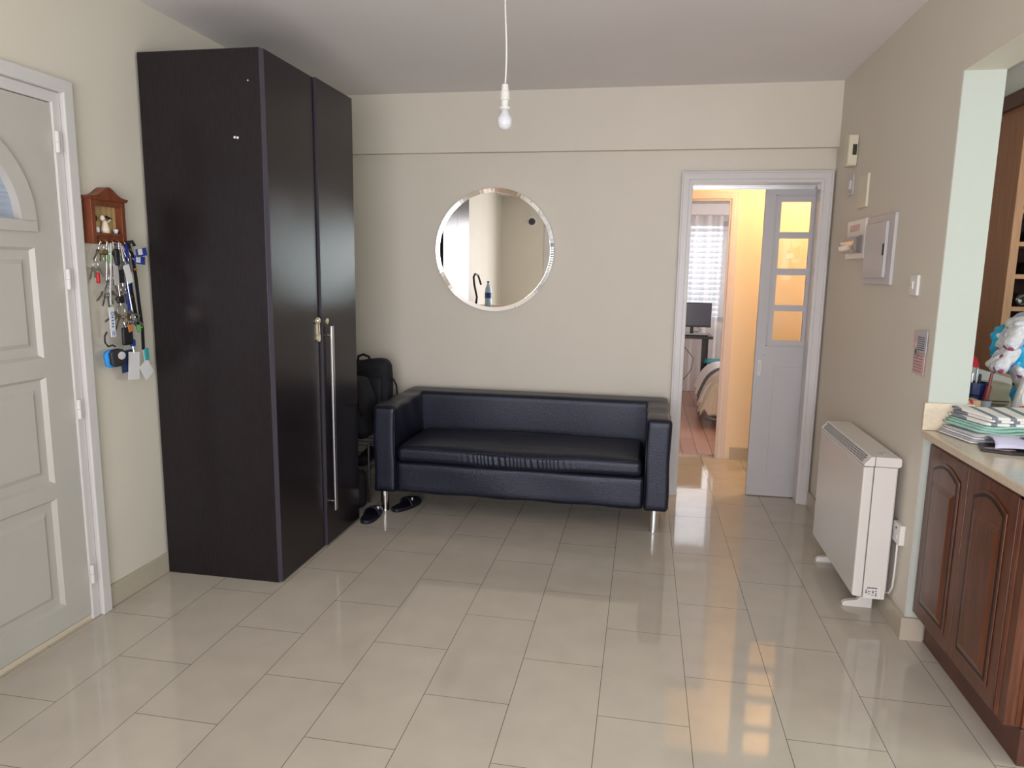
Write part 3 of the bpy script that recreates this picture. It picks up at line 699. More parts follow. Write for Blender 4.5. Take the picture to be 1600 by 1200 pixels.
def key_mesh(y, z, x, ang, L=.052, bow='round'):
    b = bm_new()
    R_ = Matrix.Translation((x, y, z)) @ Matrix.Rotation(ang, 4, 'X')
    w = .010 if bow == 'round' else .012
    outl = [(w*math.cos(k*PI/6), -.011+w*math.sin(k*PI/6)) for k in range(12)]
    A = [b.verts.new(R_ @ Vector((-.001, q[0], q[1]))) for q in outl]; B = [b.verts.new(R_ @ Vector((.001, q[0], q[1]))) for q in outl]
    for k in range(12): b.faces.new((A[k], A[(k+1) % 12], B[(k+1) % 12], B[k]))
    b.faces.new(A[::-1]); b.faces.new(B)
    box(b, -.001, -.0035, -L, .001, .0035, -.018, R_)
    for k in range(3): box(b, -.001, .0035, -L+.006+k*.008, .001, .0055, -L+.010+k*.008, R_)
    return b
def ring_mesh(y, z, x, rr, t=.0013, tilt=0.0):
    b = bm_new(); R_ = Matrix.Translation((x, y, z)) @ Matrix.Rotation(tilt, 4, 'Z')
    tube(b, [R_ @ Vector((0, rr*math.cos(k*PI/12), rr*math.sin(k*PI/12))) for k in range(24)], t, 6, close=True); return b
def bunch(y, z, x, n, label, spread=1.0, rr=.014, L=.052, mats=None, fob=None, rs=1, strap=None):
    t = thing('key_bunch', (x, y, z), label, 'keys', 'bunches of keys hanging from the rack')
    obj('ring', ring_mesh(y, z, x, rr), m_nickel, t)
    q = random.Random(rs)
    for k in range(n):
        a = (k-(n-1)/2)*spread*(.9/max(1, n-1))+q.uniform(-.1, .1)
        obj('key', key_mesh(y+math.sin(a)*rr, z-math.cos(a)*rr+.004, x+.004*k-.006, a, L*q.uniform(.85, 1.1)), (mats or [m_nickel])[k % len(mats or [m_nickel])], t)
    if strap:
        b = bm_new(); tube(b, [(x, y, z+rr), strap], .0018, 6); obj('chain', b, m_nickel, t)
    if fob:
        fy, fz, sy, sz, fm = fob; b = bm_new(); puffy(b, (x+.016, fy, fz), (.013, sy, sz), .005, (4, 6, 8)); obj('fob', b, fm, t, smooth=True)
        b = bm_new(); tube(b, [(x, y, z-rr), (x+.012, fy, fz+sz*.48)], .0012, 6); obj('link', b, m_nickel, t)
    return t
hx = kx+.053
bunch(2.640, 1.570, hx, 4, 'key bunch with brass and steel keys on the leftmost hook of the rack', 1.3, mats=[m_nickel, m_brass])
bunch(2.622, 1.500, hx-.018, 3, 'steel keys with a red tag hanging lowest at the left edge', 1.2, fob=(2.612, 1.445, .014, .044, m_red), rs=2, strap=(kx+.05, 2.638, 1.592))
bunch(2.675, 1.566, hx+.006, 3, 'keys with a long black fob on the second hook', 1.2, fob=(2.698, 1.532, .026, .070, m_blackpl), rs=3)
bunch(2.742, 1.560, hx, 4, 'shiny silver keys under the fourth hook beside the blue cards', 1.5, mats=[m_nickel], rs=4, L=.06)
bunch(2.665, 1.392, hx-.01, 5, 'dull steel keys with a short black fob hanging in the middle of the cluster', 2.0, fob=(2.722, 1.352, .040, .030, m_blackpl), rs=5, L=.055, strap=(kx+.05, 2.676, 1.592))
bunch(2.722, 1.306, hx+.006, 7, 'large bunch of keys with a black car key low in the cluster', 2.6, rr=.022, fob=(2.726, 1.196, .056, .078, m_blackpl), rs=6, L=.078, mats=[m_nickel, m_nickel, m_brass], strap=(kx+.052, 2.712, 1.592))

def strip_path(pts, wdt, th=.0014):
    """flat webbing following (x,y,z) points, width along y"""
    b = bm_new(); prev = None
    for q in pts:
        x, y, z = q[:3]; tw = q[3] if len(q) > 3 else 0
        c, s_ = math.cos(tw)*wdt/2, math.sin(tw)*wdt/2
        ringv = [b.verts.new((x-s_-th, y-c, z)), b.verts.new((x+s_-th, y+c, z)), b.verts.new((x+s_+th, y+c, z)), b.verts.new((x-s_+th, y-c, z))]
        if prev:
            for k in range(4): b.faces.new((prev[k], prev[(k+1) % 4], ringv[(k+1) % 4], ringv[k]))
        else: b.faces.new(ringv[::-1])
        prev = ringv
    b.faces.new(prev); return b
def card(bm, y, z, x, w, h, ang, t=.0016):
    R_ = Matrix.Translation((x, y, z)) @ Matrix.Rotation(ang, 4, 'X'); box(bm, -t, -w/2, -h/2, t, w/2, h/2, R_)
bunch(2.706, 1.500, hx+.012, 4, 'silver keys on a chain between the black fob and the tilted paper tag', 1.6, mats=[m_nickel], rs=7, L=.055, strap=(kx+.052, 2.708, 1.592))
bunch(2.668, 1.445, hx+.012, 3, 'pale steel keys on a chain just left of the black and white tag', 1.1, mats=[m_nickel], rs=8, L=.06, strap=(kx+.054, 2.680, 1.592))
bunch(2.745, 1.395, hx+.004, 4, 'steel keys on a chain in front of the blue lanyard', 1.7, mats=[m_nickel, m_brass], rs=9, L=.055, strap=(kx+.052, 2.742, 1.592))
bunch(2.770, 1.275, hx+.022, 4, 'silver keys on a long chain right of the big bunch', 1.9, mats=[m_nickel], rs=10, L=.062, strap=(kx+.056, 2.748, 1.592))
bunch(2.752, 1.522, hx+.022, 3, 'bright steel keys directly above the tilted paper tag', 1.4, mats=[m_nickel], rs=12, L=.05, strap=(kx+.056, 2.750, 1.592))
# white lanyard with blue marks
t = thing('white_lanyard', (hx, 2.655, 1.59), 'white lanyard strap with blue marks hanging above the round speaker', 'lanyard')
obj('strap', strip_path([(hx+.016, 2.676, 1.590), (hx+.02, 2.664, 1.50), (hx+.02, 2.650, 1.40), (hx+.022, 2.643, 1.335)], .006), m_paper, t)
b = bm_new(); card(b, 2.6425, 1.262, hx+.024, .027, .125, .03); tg = obj('tag', b, m_paper, t)
b = bm_new()
for z in (1.297, 1.215):
    tube(b, [(hx+.027, 2.642+.006*math.cos(k*PI/8), z+.008*math.sin(k*PI/8)) for k in range(16)], .0013, 5, close=True)
for k in range(4): card(b, 2.642, 1.282-.013*k, hx+.0265, .010, .006, .03, .0006)
obj('blue_mark', b, m_blueink, tg, label='blue oval marks and letters')
# speaker
t = thing('portable_speaker', (hx, 2.657, 1.06), 'small rounded black and bright blue speaker hanging at the bottom left below the keys', 'speaker')
R_ = Matrix.Rotation(.12, 3, 'X') @ Matrix.Rotation(-.35, 3, 'Z')
def rnd(p, u): r_ = max(1e-6, math.hypot(p.y, p.z)); k = min(1, .040/r_) ; return Vector((p.x, p.y*k, p.z*k))
b = bm_new(); puffy(b, (hx+.018, 2.662, 1.109), (.026, .066, .078), .012, (6, 14, 14), R=R_, fn=rnd); obj('shell', b, m_blackpl, t, smooth=True)
b = bm_new(); puffy(b, (hx+.002, 2.652, 1.106), (.020, .066, .078), .010, (6, 14, 14), R=R_, fn=rnd); obj('blue_back', b, m_cyan, t, smooth=True, label='bright blue back half')
b = bm_new(); lathe(b, [(.017, 0.0), (.017, .004), (.012, .006), (.0001, .006)], 0, 0, 20, 'x')
for v in b.verts: v.co = (R_ @ v.co)+Vector((hx+.032, 2.672, 1.118))
obj('button', b, m_greybox, t)
b = bm_new(); tube(b, [(hx+.005, 2.672, 1.155), (hx+.008, 2.655, 1.163), (hx+.008, 2.628, 1.160), (hx+.006, 2.614, 1.178), (hx+.008, 2.612, 1.205), (hx+.012, 2.622, 1.222)], .0035, 8); obj('loop', b, m_blackpl, t, smooth=True)
# blue lanyard, black lanyard with badge
t = thing('blue_lanyard', (hx, 2.775, 1.59), 'dark blue woven lanyard hanging from the right side of the rack', 'lanyard')
obj('strap', strip_path([(hx+.004, 2.782, 1.590), (hx+.01, 2.776, 1.50), (hx+.012, 2.768, 1.40), (hx+.012, 2.762, 1.30), (hx+.012, 2.765, 1.17)], .018), m_bluefab, t)
obj('strap', strip_path([(hx-.004, 2.786, 1.590), (hx-.006, 2.788, 1.50), (hx-.006, 2.785, 1.40), (hx, 2.778, 1.30), (hx+.008, 2.768, 1.17)], .015), m_navyfab, t)
b = bm_new(); puffy(b, (hx+.014, 2.768, 1.162), (.010, .030, .030), .004, (4, 5, 5)); obj('buckle', b, m_bluefab, t, smooth=True)
t = thing('black_lanyard', (hx, 2.81, 1.59), 'black woven lanyard, longest strap at the right edge of the keys', 'lanyard')
obj('strap', strip_path([(hx+.006, 2.792, 1.592), (hx+.012, 2.806, 1.54), (hx+.012, 2.818, 1.44), (hx+.012, 2.826, 1.34), (hx+.012, 2.838, 1.22), (hx+.012, 2.836, 1.125)], .019), m_blackfab, t)
obj('strap', strip_path([(hx-.004, 2.786, 1.592), (hx-.002, 2.796, 1.50), (hx-.002, 2.800, 1.40), (hx+.002, 2.812, 1.30), (hx+.006, 2.822, 1.22)], .020), m_blackfab, t)
b = bm_new(); tube(b, [(hx-.004, 2.786, 1.594), (hx+.016, 2.806, 1.600), (hx+.02, 2.812, 1.582)], .008, 8); obj('fold', b, m_blackfab, t, smooth=True)
b = bm_new(); box(b, hx+.010, 2.806, 1.478, hx+.017, 2.826, 1.486); obj('orange_clip', b, m_orange, t)
# royal blue cards
for (y, z, a, lab) in ((2.840, 1.556, .15, 'upper royal blue key tag with a white label at the top right of the cluster'), (2.838, 1.522, -.1, 'lower royal blue key tag tucked under its twin')):
    t = thing('key_tag', (hx, y, z), lab, 'key tag', 'royal blue key tags')
    b = bm_new(); card(b, y, z, hx+.020+(z-1.52)*.3, .066, .034, a, .002); m_ = obj('tag', b, m_bluefab, t)
    b = bm_new(); card(b, y-.012, z+.002, hx+.0235+(z-1.52)*.3, .026, .026, a, .0008); obj('white_label', b, m_paper, t)
    b = bm_new(); tube(b, [(hx, 2.782, 1.585), (hx+.012, 2.80, z+.01), (hx+.020, y-.03, z)], .0012, 6); obj('wire', b, m_nickel, t)
b = bm_new(); card(b, 2.752, 1.462, hx+.028, .036, .080, .28, .001); tube(b, [(hx+.004, 2.745, 1.588), (hx+.026, 2.745, 1.50)], .001, 5)
tag(obj('paper_tag', b, m_paper), 'blank white paper tag tilted among the keys under the rack', 'tag')
b = bm_new(); card(b, 2.718, 1.452, hx+.020, .030, .055, .0, .003); tube(b, [(hx+.004, 2.712, 1.588), (hx+.018, 2.716, 1.48)], .001, 5)
tag(obj('black_tag', b, m_blackpl), 'small black and white tag left of the tilted paper tag', 'tag')
b = bm_new(); tube(b, [(hx+.01, 2.70, 1.592), (hx+.02, 2.73, 1.585), (hx+.022, 2.748, 1.570), (hx+.016, 2.752, 1.552)], .002, 6)
tag(obj('lilac_cord', b, m_purple, smooth=True), 'short lilac cord draped over the hooks of the key rack', 'ribbon')  # a thin round cord rather than a flat band
b = bm_new(); card(b, 2.690, 1.46, hx+.020, .026, .090, .02, .0015); tube(b, [(hx+.006, 2.676, 1.588), (hx+.018, 2.686, 1.505)], .001, 5)
tag(obj('clear_tag', b, m_greybox), 'long grey tag hanging between the black fob and the left keys', 'tag')
b = bm_new(); card(b, 2.668, 1.525, hx+.012, .014, .034, .1, .002); tube(b, [(hx+.006, 2.672, 1.588), (hx+.022, 2.668, 1.545)], .001, 5)
tag(obj('green_and_white_tag', b, m_green), 'small green tag above the grey one', 'tag')
b = bm_new(); card(b, 2.800, 1.225, hx+.024, .020, .030, .1, .003); card(b, 2.812, 1.228, hx+.024, .022, .006, 0, .002); tube(b, [(hx+.01, 2.742, 1.30), (hx+.022, 2.797, 1.24)], .001, 5)
tag(obj('lime_tag', b, m_green), 'bright lime key tag beside the big bunch of keys', 'tag')
b = bm_new(); card(b, 2.735, 1.230, hx+.034, .024, .030, .2, .002); tube(b, [(hx+.014, 2.730, 1.285), (hx+.032, 2.733, 1.243)], .001, 5)
tag(obj('amber_tag', b, m_orange), 'amber tag in the middle of the big bunch of keys', 'tag')
# badges
t = thing('badge_holder', (hx, 2.72, 1.02), 'dark badge holder with a white card hanging at the bottom of the lanyards', 'badge')
b = bm_new(); card(b, 2.738, 1.085, hx+.006, .075, .095, .06, .002); obj('holder', b, m_navyfab, t)
b = bm_new(); card(b, 2.762, 1.062, hx+.018, .068, .122, -.10, .001); obj('card', b, m_paper, t)
b = bm_new(); tube(b, [(hx+.012, 2.768, 1.152), (hx+.018, 2.768, 1.118)], .003, 6); obj('clip', b, m_nickel, t)
b = bm_new(); card(b, 2.836, 1.036, hx+.022, .062, .074, .55, .001); tube(b, [(hx+.012, 2.832, 1.128), (hx+.021, 2.832, 1.062)], .0014, 5)
tag(obj('white_badge', b, m_paper), 'tilted white card lowest and furthest right under the black lanyard', 'badge')
b = bm_new(); card(b, 2.838, 1.105, hx+.026, .022, .052, .05, .003); tag(obj('teal_badge_clip', b, m_teal), 'teal plastic badge clip at the end of the black lanyard', 'badge clip')

# ------------------------------------------------------------------ shoe rack, bags, slippers
t = thing('shoe_rack', (-1.95, 4.36, 0), 'black metal shoe rack half hidden between wardrobe and sofa', 'shoe rack')
for x, y in ((-1.70, 4.22), (-1.70, 4.62), (-2.2, 4.22), (-2.2, 4.62)):
    b = bm_new(); tube(b, [(x, y, 0), (x, y, .39)], .009, 8); obj('post', b, m_blackpl, t)
for z in (.22, .378):
    b = bm_new()
    for y in (4.22, 4.32, 4.42, 4.52, 4.62): tube(b, [(-2.2, y, z), (-1.70, y, z)], .006, 8)
    tube(b, [(-1.70, 4.22, z), (-1.70, 4.62, z)], .007, 8); tube(b, [(-2.2, 4.22, z), (-2.2, 4.62, z)], .007, 8)
    obj('shelf', b, m_foil, t)
t = thing('laptop_bag', (-1.86, 4.55, .72), 'black laptop bag with a top handle standing on the shoe rack', 'bag')
b = bm_new(); puffy(b, (-1.83, 4.565, .643), (.33, .13, .50), .05, (12, 6, 14), fn=lambda p, u: Vector((p.x, p.y+.01*math.sin(5*u[2]), p.z+.01*math.sin(3*u[0])*max(0, u[2])))); obj('body', b, m_blackfab, t, smooth=True)
b = bm_new(); tube(b, [(-1.90, 4.55, .87), (-1.895, 4.55, .912), (-1.86, 4.55, .925), (-1.82, 4.55, .91), (-1.805, 4.55, .87)], .009, 8); obj('handle', b, m_blackfab, t, smooth=True)
b = bm_new(); puffy(b, (-1.83, 4.487, .60), (.25, .03, .36), .014, (8, 4, 8)); obj('pocket', b, m_blackfab, t, smooth=True)
b = bm_new(); tube(b, [(-1.675, 4.56, .78), (-1.650, 4.56, .76), (-1.630, 4.56, .72), (-1.625, 4.56, .66), (-1.66, 4.56, .62)], .007, 8); obj('side_strap', b, m_blackfab, t, smooth=True)
t = thing('backpack', (-1.86, 4.33, .36), 'slouched black backpack on the shoe rack in front of the laptop bag', 'bag')
b = bm_new(); puffy(b, (-1.875, 4.345, .60), (.30, .18, .42), .07, (10, 8, 12), fn=lambda p, u: Vector((p.x+.012*math.sin(6*u[2]), p.y+.015*math.sin(4*u[2]+u[0]), p.z))); obj('body', b, m_blackfab, t, smooth=True)
b = bm_new(); tube(b, [(-1.80, 4.25, .80), (-1.775, 4.235, .70), (-1.76, 4.24, .60), (-1.755, 4.25, .56)], .008, 8); obj('strap', b, m_blackfab, t, smooth=True)
b = bm_new(); lathe(b, [(.008, 4.215), (.008, 4.22)], -1.752, .605, 10, 'y'); obj('buckle', b, m_brass, t)
for i, (x, z, lab) in enumerate(((-1.77, .226, 'dark shoe on the lower shelf of the black rack'),)):
    b = bm_new(); puffy(b, (x, 4.36, z+.045), (.10, .27, .09), .035, (8, 12, 6), fn=lambda p, u: Vector((p.x*(1-.15*u[1]), p.y, p.z-(.02*(1-u[1]) if u[2] > 0 else 0))))
    tag(obj('shoe', b, m_blackpl, smooth=True), lab, 'shoe')
b = bm_new(); puffy(b, (-1.745, 4.12, .12), (.13, .10, .24), .04, (8, 6, 10)); 
tag(obj('black_boot', b, m_blackfab, smooth=True), 'black boot on the floor behind the corner of the wardrobe', 'boot')
def slipper(x, y, ang, label):
    t = thing('slipper', (x, y, 0), label, 'slipper', 'navy rubber slippers by the sofa leg')
    R_ = Matrix.Rotation(ang, 3, 'Z')
    b = bm_new()
    out = []
    for k in range(28):
        a = 2*PI*k/28; yy = .12*math.sin(a); xx = .049*math.copysign(abs(math.cos(a))**.65, math.cos(a))*(1-.04*math.sin(a)); out.append((xx, yy))
    prism(b, out, 'z', 0, .024)
    for v in b.verts: v.co = R_ @ v.co+Vector((x, y, 0))
    obj('sole', b, m_navyrub, t, bevel=.006, bseg=3)
    b = bm_new(); rows_ = []
    for j in range(9):
        v_ = j/8; yy = -.005+.115*v_; hw = .052*(1-.35*v_**2); hh = .058*(1-.45*v_**1.5)
        rows_.append([(hw*math.cos(PI*i/14), yy, .014+hh*math.sin(PI*i/14)) for i in range(15)])
    vs = [[b.verts.new(R_ @ Vector(q)+Vector((x, y, 0))) for q in rw] for rw in rows_]
    for A, B in zip(vs, vs[1:]):
        for i in range(14): b.faces.new((A[i], A[i+1], B[i+1], B[i]))
    o = obj('strap', b, m_navyrub, t, smooth=True)
    md = o.modifiers.new('thick', 'SOLIDIFY'); md.thickness = .006
    b = bm_new(); q = R_ @ Vector((.034, .02, .058))+Vector((x, y, 0)); puffy(b, q, (.010, .010, .018), .003, (3, 3, 4)); obj('logo', b, m_paper, t, label='small white mark')
slipper(-1.577, 3.945, .02, 'navy slipper between the wardrobe corner and the left chrome sofa leg')
slipper(-1.435, 4.175, -.42, 'navy slipper behind and right of the left chrome sofa leg')

# ------------------------------------------------------------------ fittings on the right wall (plane x = XR)
def plate(name, y0, y1, z0, z1, d, m, label, cat, bevel=.003):
    t = thing(name, (XR, (y0+y1)/2, z0), label, cat)
    b = bm_new(); box(b, XR-d, y0, z0, XR, y1, z1); return t, obj('housing', b, m, t, bevel=bevel)
t, h_ = plate('thermostat', 4.38, 4.465, 2.108, 2.276, .052, m_ivory, 'cream thermostat with a small dark display high up beside the beam', 'thermostat', .005)
b = bm_new(); box(b, XR-.050, 4.372, 2.112, XR-.003, 4.38, 2.272); obj('face', b, m_ivory, h_, bevel=.003)
b = bm_new(); box(b, XR-.030, 4.3705, 2.165, XR-.008, 4.3725, 2.222); obj('display', b, m_screen, h_)
t, h_ = plate('switch_plate', 4.39, 4.49, 1.955, 2.065, .009, m_greybox, 'small pale wall switch below the thermostat', 'switch')
b = bm_new(); box(b, XR-.013, 4.425, 1.985, XR-.009, 4.46, 2.035); obj('rocker', b, m_white, t, bevel=.001)
t, h_ = plate('door_chime', 4.10, 4.255, 1.862, 2.035, .013, m_ivory, 'plain ivory door chime box right of the small switch', 'door chime', .003)
t, h_ = plate('breaker_box', 4.025, 4.36, 1.592, 1.800, .024, m_white, 'white breaker box with a curved smoked cover beside the fuse cabinet', 'breaker box', .004)
b = bm_new(); cov = [(XR-.024, 1.622), (XR-.058, 1.628), (XR-.066, 1.640), (XR-.068, 1.662), (XR-.062, 1.684), (XR-.046, 1.706), (XR-.024, 1.716)]
prism(b, cov, 'y', 4.06, 4.34); obj('smoked_cover', b, m_smoke, t, smooth=False, bevel=.004, label='shiny smoked plastic cover')
b = bm_new(); box(b, XR-.0255, 4.12, 1.740, XR-.024, 4.30, 1.775); obj('label_strip', b, m_pinkcard, t)
t, h_ = plate('fuse_cabinet', 3.60, 4.02, 1.462, 1.795, .016, m_greybox, 'large grey-white fuse cabinet with a flat door on the wall above the heater', 'fuse cabinet', .004)
b = bm_new(); box(b, XR-.031, 3.665, 1.496, XR-.016, 3.985, 1.760); dd = obj('door', b, m_greybox, t, bevel=.004)
b = bm_new(); box(b, XR-.035, 3.672, 1.600, XR-.031, 3.684, 1.655); obj('latch', b, m_dark, dd)
t, h_ = plate('light_switch', 3.262, 3.348, 1.424, 1.510, .012, m_white, 'square white light switch alone on the wall left of the opening', 'switch', .003)
b = bm_new(); box(b, XR-.018, 3.297, 1.450, XR-.012, 3.313, 1.484); obj('rocker', b, m_white, t, bevel=.002)
for y in (3.275, 3.335):
    b = bm_new(); lathe(b, [(.003, XR-.0135), (.003, XR-.012)], y, 1.467, 8, 'x'); obj('screw', b, m_steel, t)
# cards in a plastic sleeve
t = thing('appointment_card', (XR, 3.19, 1.11), 'pink printed card in a clear sleeve hanging on the wall end under the light switch', 'card')
R_ = Matrix.Rotation(.03, 4, 'X')
b = bm_new(); box(b, XR-.006, 3.115, 1.105, XR-.003, 3.235, 1.205); obj('card', b, m_pinkcard, t)
b = bm_new()
for k in range(7): box(b, XR-.0068, 3.135, 1.117+.0125*k, XR-.006, 3.225, 1.1205+.0125*k)
obj('print', b, m_pinkink, t)
t = thing('printed_card', (XR, 3.18, 1.2), 'grey printed card with rows of lines pinned above the pink card', 'card')
b = bm_new(); box(b, XR-.008, 3.105, 1.195, XR-.0045, 3.205, 1.285); obj('card', b, m_greycard, t)
b = bm_new()
for k in range(7): box(b, XR-.0088, 3.125, 1.205+.0085*k, XR-.008, 3.198, 1.208+.0085*k)
obj('print', b, m_ink, t)
b = bm_new(); box(b, XR-.0075, 3.205, 1.215, XR-.004, 3.245, 1.28); tube(b, [(XR-.009, 3.225+.014*math.cos(k*PI/8), 1.225+.014*math.sin(k*PI/8)) for k in range(16)], .0022, 5, close=True)
obj('side_tab', b, m_pinkcard, t)
b = bm_new(); tube(b, [(XR-.012, 3.20, 1.205), (XR-.014, 3.188, 1.185), (XR-.012, 3.176, 1.175), (XR-.012, 3.170, 1.19), (XR-.010, 3.178, 1.205)], .003, 6); obj('clip', b, m_chrome, t)

# ------------------------------------------------------------------ storage heater
t = thing('storage_heater', (1.03, 3.6, 0), 'cream storage heater on feet against the right wall below the fuse cabinet', 'heater')
hy0, hy1 = 3.20, 3.965
b = bm_new(); prism(b, [(.962, .103), (1.004, .098), (1.004, .692), (.962, .690)], 'y', hy0, hy1); obj('front_cover', b, m_heater, t, bevel=.006, bseg=3)
b = bm_new(); box(b, 1.007, hy0, .095, 1.096, hy1, .692); obj('body', b, m_heater, t, bevel=.002)
b = bm_new(); box(b, 1.096, hy0+.015, .13, 1.104, hy1-.015, .690); obj('back_plate', b, m_greybox, t)
b = bm_new(); prism(b, [(.962, .694), (1.105, .694), (1.112, .700), (1.112, .728), (1.106, .737), (.992, .737), (.962, .702)], 'y', hy0-.002, hy1+.002); cap = obj('top_cap', b, m_heater, t, bevel=.003)
b = bm_new(); box(b, 1.0045, hy0-.0035, .694, 1.0065, hy0-.001, .738); obj('seam', b, m_dark, cap)
# grille on the sloping front edge of the cap
import itertools
sl = Vector((.030, 0, .035)).normalized(); nr = Vector((-sl.z, 0, sl.x))
for k in range(30):
    for j in range(3): pass
b = bm_new(); Lg = (hy1-hy0-.07)
for k in range(34):
    for j in range(4):
        yy = hy0+.04+Lg*k/34+(.5 if j % 2 else 0)*Lg/34
        c = Vector((.9665, yy, .7075))+sl*(.0035+j*.0095)
        Rm = Matrix.Translation(c) @ Matrix((sl, Vector((0, 1, 0)), nr)).transposed().to_4x4() @ Matrix.Rotation(.5, 4, 'Z')
        box(b, -.0022, 0, -.0005, .0022, .014, .0009, Rm)
obj('grille_slot', b, m_dark, cap, label='row of dark vent slots'); 
b = bm_new()
for k in range(2): tube(b, [(1.06+(.018+.012*k)*math.cos(a*PI/10), hy0+.055+(.022+.014*k)*math.sin(a*PI/10), .738) for a in range(2, 14)], .0015, 5)
obj('control_ring', b, m_greybox, cap)
for y in (3.325, 3.84):
    b = bm_new(); prism(b, [(.958, .0), (1.085, .0), (1.085, .098), (1.045, .098), (1.035, .050), (1.02, .035), (.975, .026), (.958, .014)], 'y', y-.014, y+.014); obj('foot', b, m_heater, t, bevel=.003)
b = bm_new(); box(b, 1.012, hy0-.0015, .097, 1.078, hy0, .152); lb = obj('rating_label', b, m_white, t)
b = bm_new()
q = random.Random(5)
def dash(x0, x1, z, h=.0035): box(b, x0, hy0-.0022, z, x1, hy0-.0015, z+h)
for k in range(7): dash(1.022+.006*k, 1.0268+.006*k, .143, .006)
dash(1.016, 1.023, .134); dash(1.016, 1.021, .128); dash(1.016, 1.024, .121, .005); dash(1.026, 1.036, .127); dash(1.042, 1.052, .130, .003); dash(1.044, 1.050, .122, .006); dash(1.056, 1.062, .129, .005); dash(1.028, 1.034, .116, .004); dash(1.040, 1.054, .112, .002); dash(1.058, 1.062, .108, .016)
obj('print', b, m_ink, lb)
# wall outlet with switch and cable
t = thing('fused_outlet', (XR, 3.19, .37), 'white fused wall outlet beside the heater with a cable hanging from it', 'outlet')
b = bm_new(); box(b, XR-.022, 3.135, .372, XR, 3.222, .458); obj('housing', b, m_white, t, bevel=.003)
b = bm_new(); box(b, XR-.024, 3.158, .395, XR-.022, 3.166, .412); obj('rocker', b, m_paper, t)
b = bm_new(); lathe(b, [(.005, XR-.0235), (.005, XR-.022)], 3.18, .437, 10, 'x'); obj('indicator', b, m_dark, t)
b = bm_new(); tube(b, [(XR-.016, 3.165, .374), (XR-.016, 3.166, .33), (XR-.014, 3.172, .24), (XR-.012, 3.185, .165), (XR-.014, 3.21, .125), (XR-.022, 3.25, .112), (1.09, 3.30, .118)], .0042, 8)
obj('cable', b, m_white, t, smooth=True)

# ------------------------------------------------------------------ kitchen base cabinet
t = thing('kitchen_base_cabinet', (1.45, 2.64, 0), 'cherry wood base cabinet with two arched panel doors under the cream worktop', 'cabinet')
CX = 1.152
b = bm_new(); box(b, CX+.022, 2.275, .125, 1.74, 3.028, .866); obj('body', b, m_cherry, t)
b = bm_new(); box(b, 1.203, 2.262, 0.0, 1.72, 3.028, .125); obj('plinth', b, m_kick, t, bevel=.003)
def arch_panel_door(y0, y1, z0, z1):
    b = bm_new(); box(b, CX, y0, z0, CX+.021, y1, z1); d = obj('door', b, m_cherry, t, bevel=.003)
    def outl(ins, top_drop, rise):
        a, c = y0+ins, y1-ins; zt = z1-top_drop
        pts = [(c, z0+ins*1.05), (a, z0+ins*1.05)]
        for k in range(13):
            u = k/12; pts.append((a+(c-a)*u, zt+rise*math.sin(PI*u)))
        return pts
    gi = .062
    def loft(o0, x0, o1, x1, m, nm, cap=False):
        b = bm_new(); A = [b.verts.new((x0, p[0], p[1])) for p in o0]; B = [b.verts.new((x1, p[0], p[1])) for p in o1]; n = len(A)
        for k in range(n): b.faces.new((A[k], A[(k+1) % n], B[(k+1) % n], B[k]))
        if cap: b.faces.new(B)
        return obj(nm, b, m, d)
    # moulded groove: bead proud of the face, dark groove, raised panel
    b = bm_new(); prism(b, outl(gi-.012, .072, .034), 'x', CX-.004, CX); obj('bead', b, m_cherry, d, bevel=.003)
    b = bm_new(); prism(b, outl(gi, .080, .032), 'x', CX-.0046, CX-.004); obj('groove', b, m_groove, d)
    b = bm_new(); prism(b, outl(gi+.010, .090, .031), 'x', CX-.0056, CX-.0046); obj('field', b, m_cherry, d)
    b = bm_new(); o1 = outl(gi+.014, .128, .0); o2 = outl(gi+.034, .150, .0)
    o1 = [o1[0], o1[1], o1[2], o1[-1]]; o2 = [o2[0], o2[1], o2[2], o2[-1]]
    A = [b.verts.new((CX-.0056, p[0], p[1])) for p in o1]; B = [b.verts.new((CX-.0125, p[0], p[1])) for p in o2]
    for k in range(4): b.faces.new((A[k], A[(k+1) % 4], B[(k+1) % 4], B[k]))
    b.faces.new(B); obj('raised_panel', b, m_cherry, d)
arch_panel_door(2.687, 3.035, .130, .842); arch_panel_door(2.340, 2.682, .130, .842)
b = bm_new()   # fluted corner post
for k in range(3): lathe(b, [(.014, .135), (.014, .842)], CX+.012+.008*k, 2.322-.021*k, 16)
box(b, CX+.004, 2.27, .13, CX+.05, 2.338, .866); obj('corner_post', b, m_cherry, t)
b = bm_new(); box(b, CX+.05, 2.258, .130, 1.735, 2.275, .862); obj('end_panel', b, m_cherry, t, bevel=.003, label='lighter orange brown end panel')
b = bm_new(); box(b, CX+.004, 2.26, .842, CX+.022, 3.028, .866); obj('top_rail', b, m_cherry, t)

# worktop
b = bm_new(); prism(b, [(1.118, 2.10), (1.80, 2.10), (1.80, 2.95), (3.6, 2.95), (3.6, 4.915), (1.282, 4.915), (1.282, 3.046), (1.118, 3.046)], 'z', .868, .898)
tag(obj('worktop', b, m_stone, bevel=.005, bseg=3), 'cream stone worktop on the cherry cabinet reaching through the wall opening', 'worktop')
b = bm_new(); prism(b, [(1.113, 3.028), (1.295, 3.028), (1.295, 3.5), (1.278, 3.5), (1.278, 3.048), (1.113, 3.048)], 'z', .899, 1.009)
tag(obj('stone_upstand', b, m_stone, bevel=.003), 'short cream stone upstand against the wall end above the worktop', 'upstand')
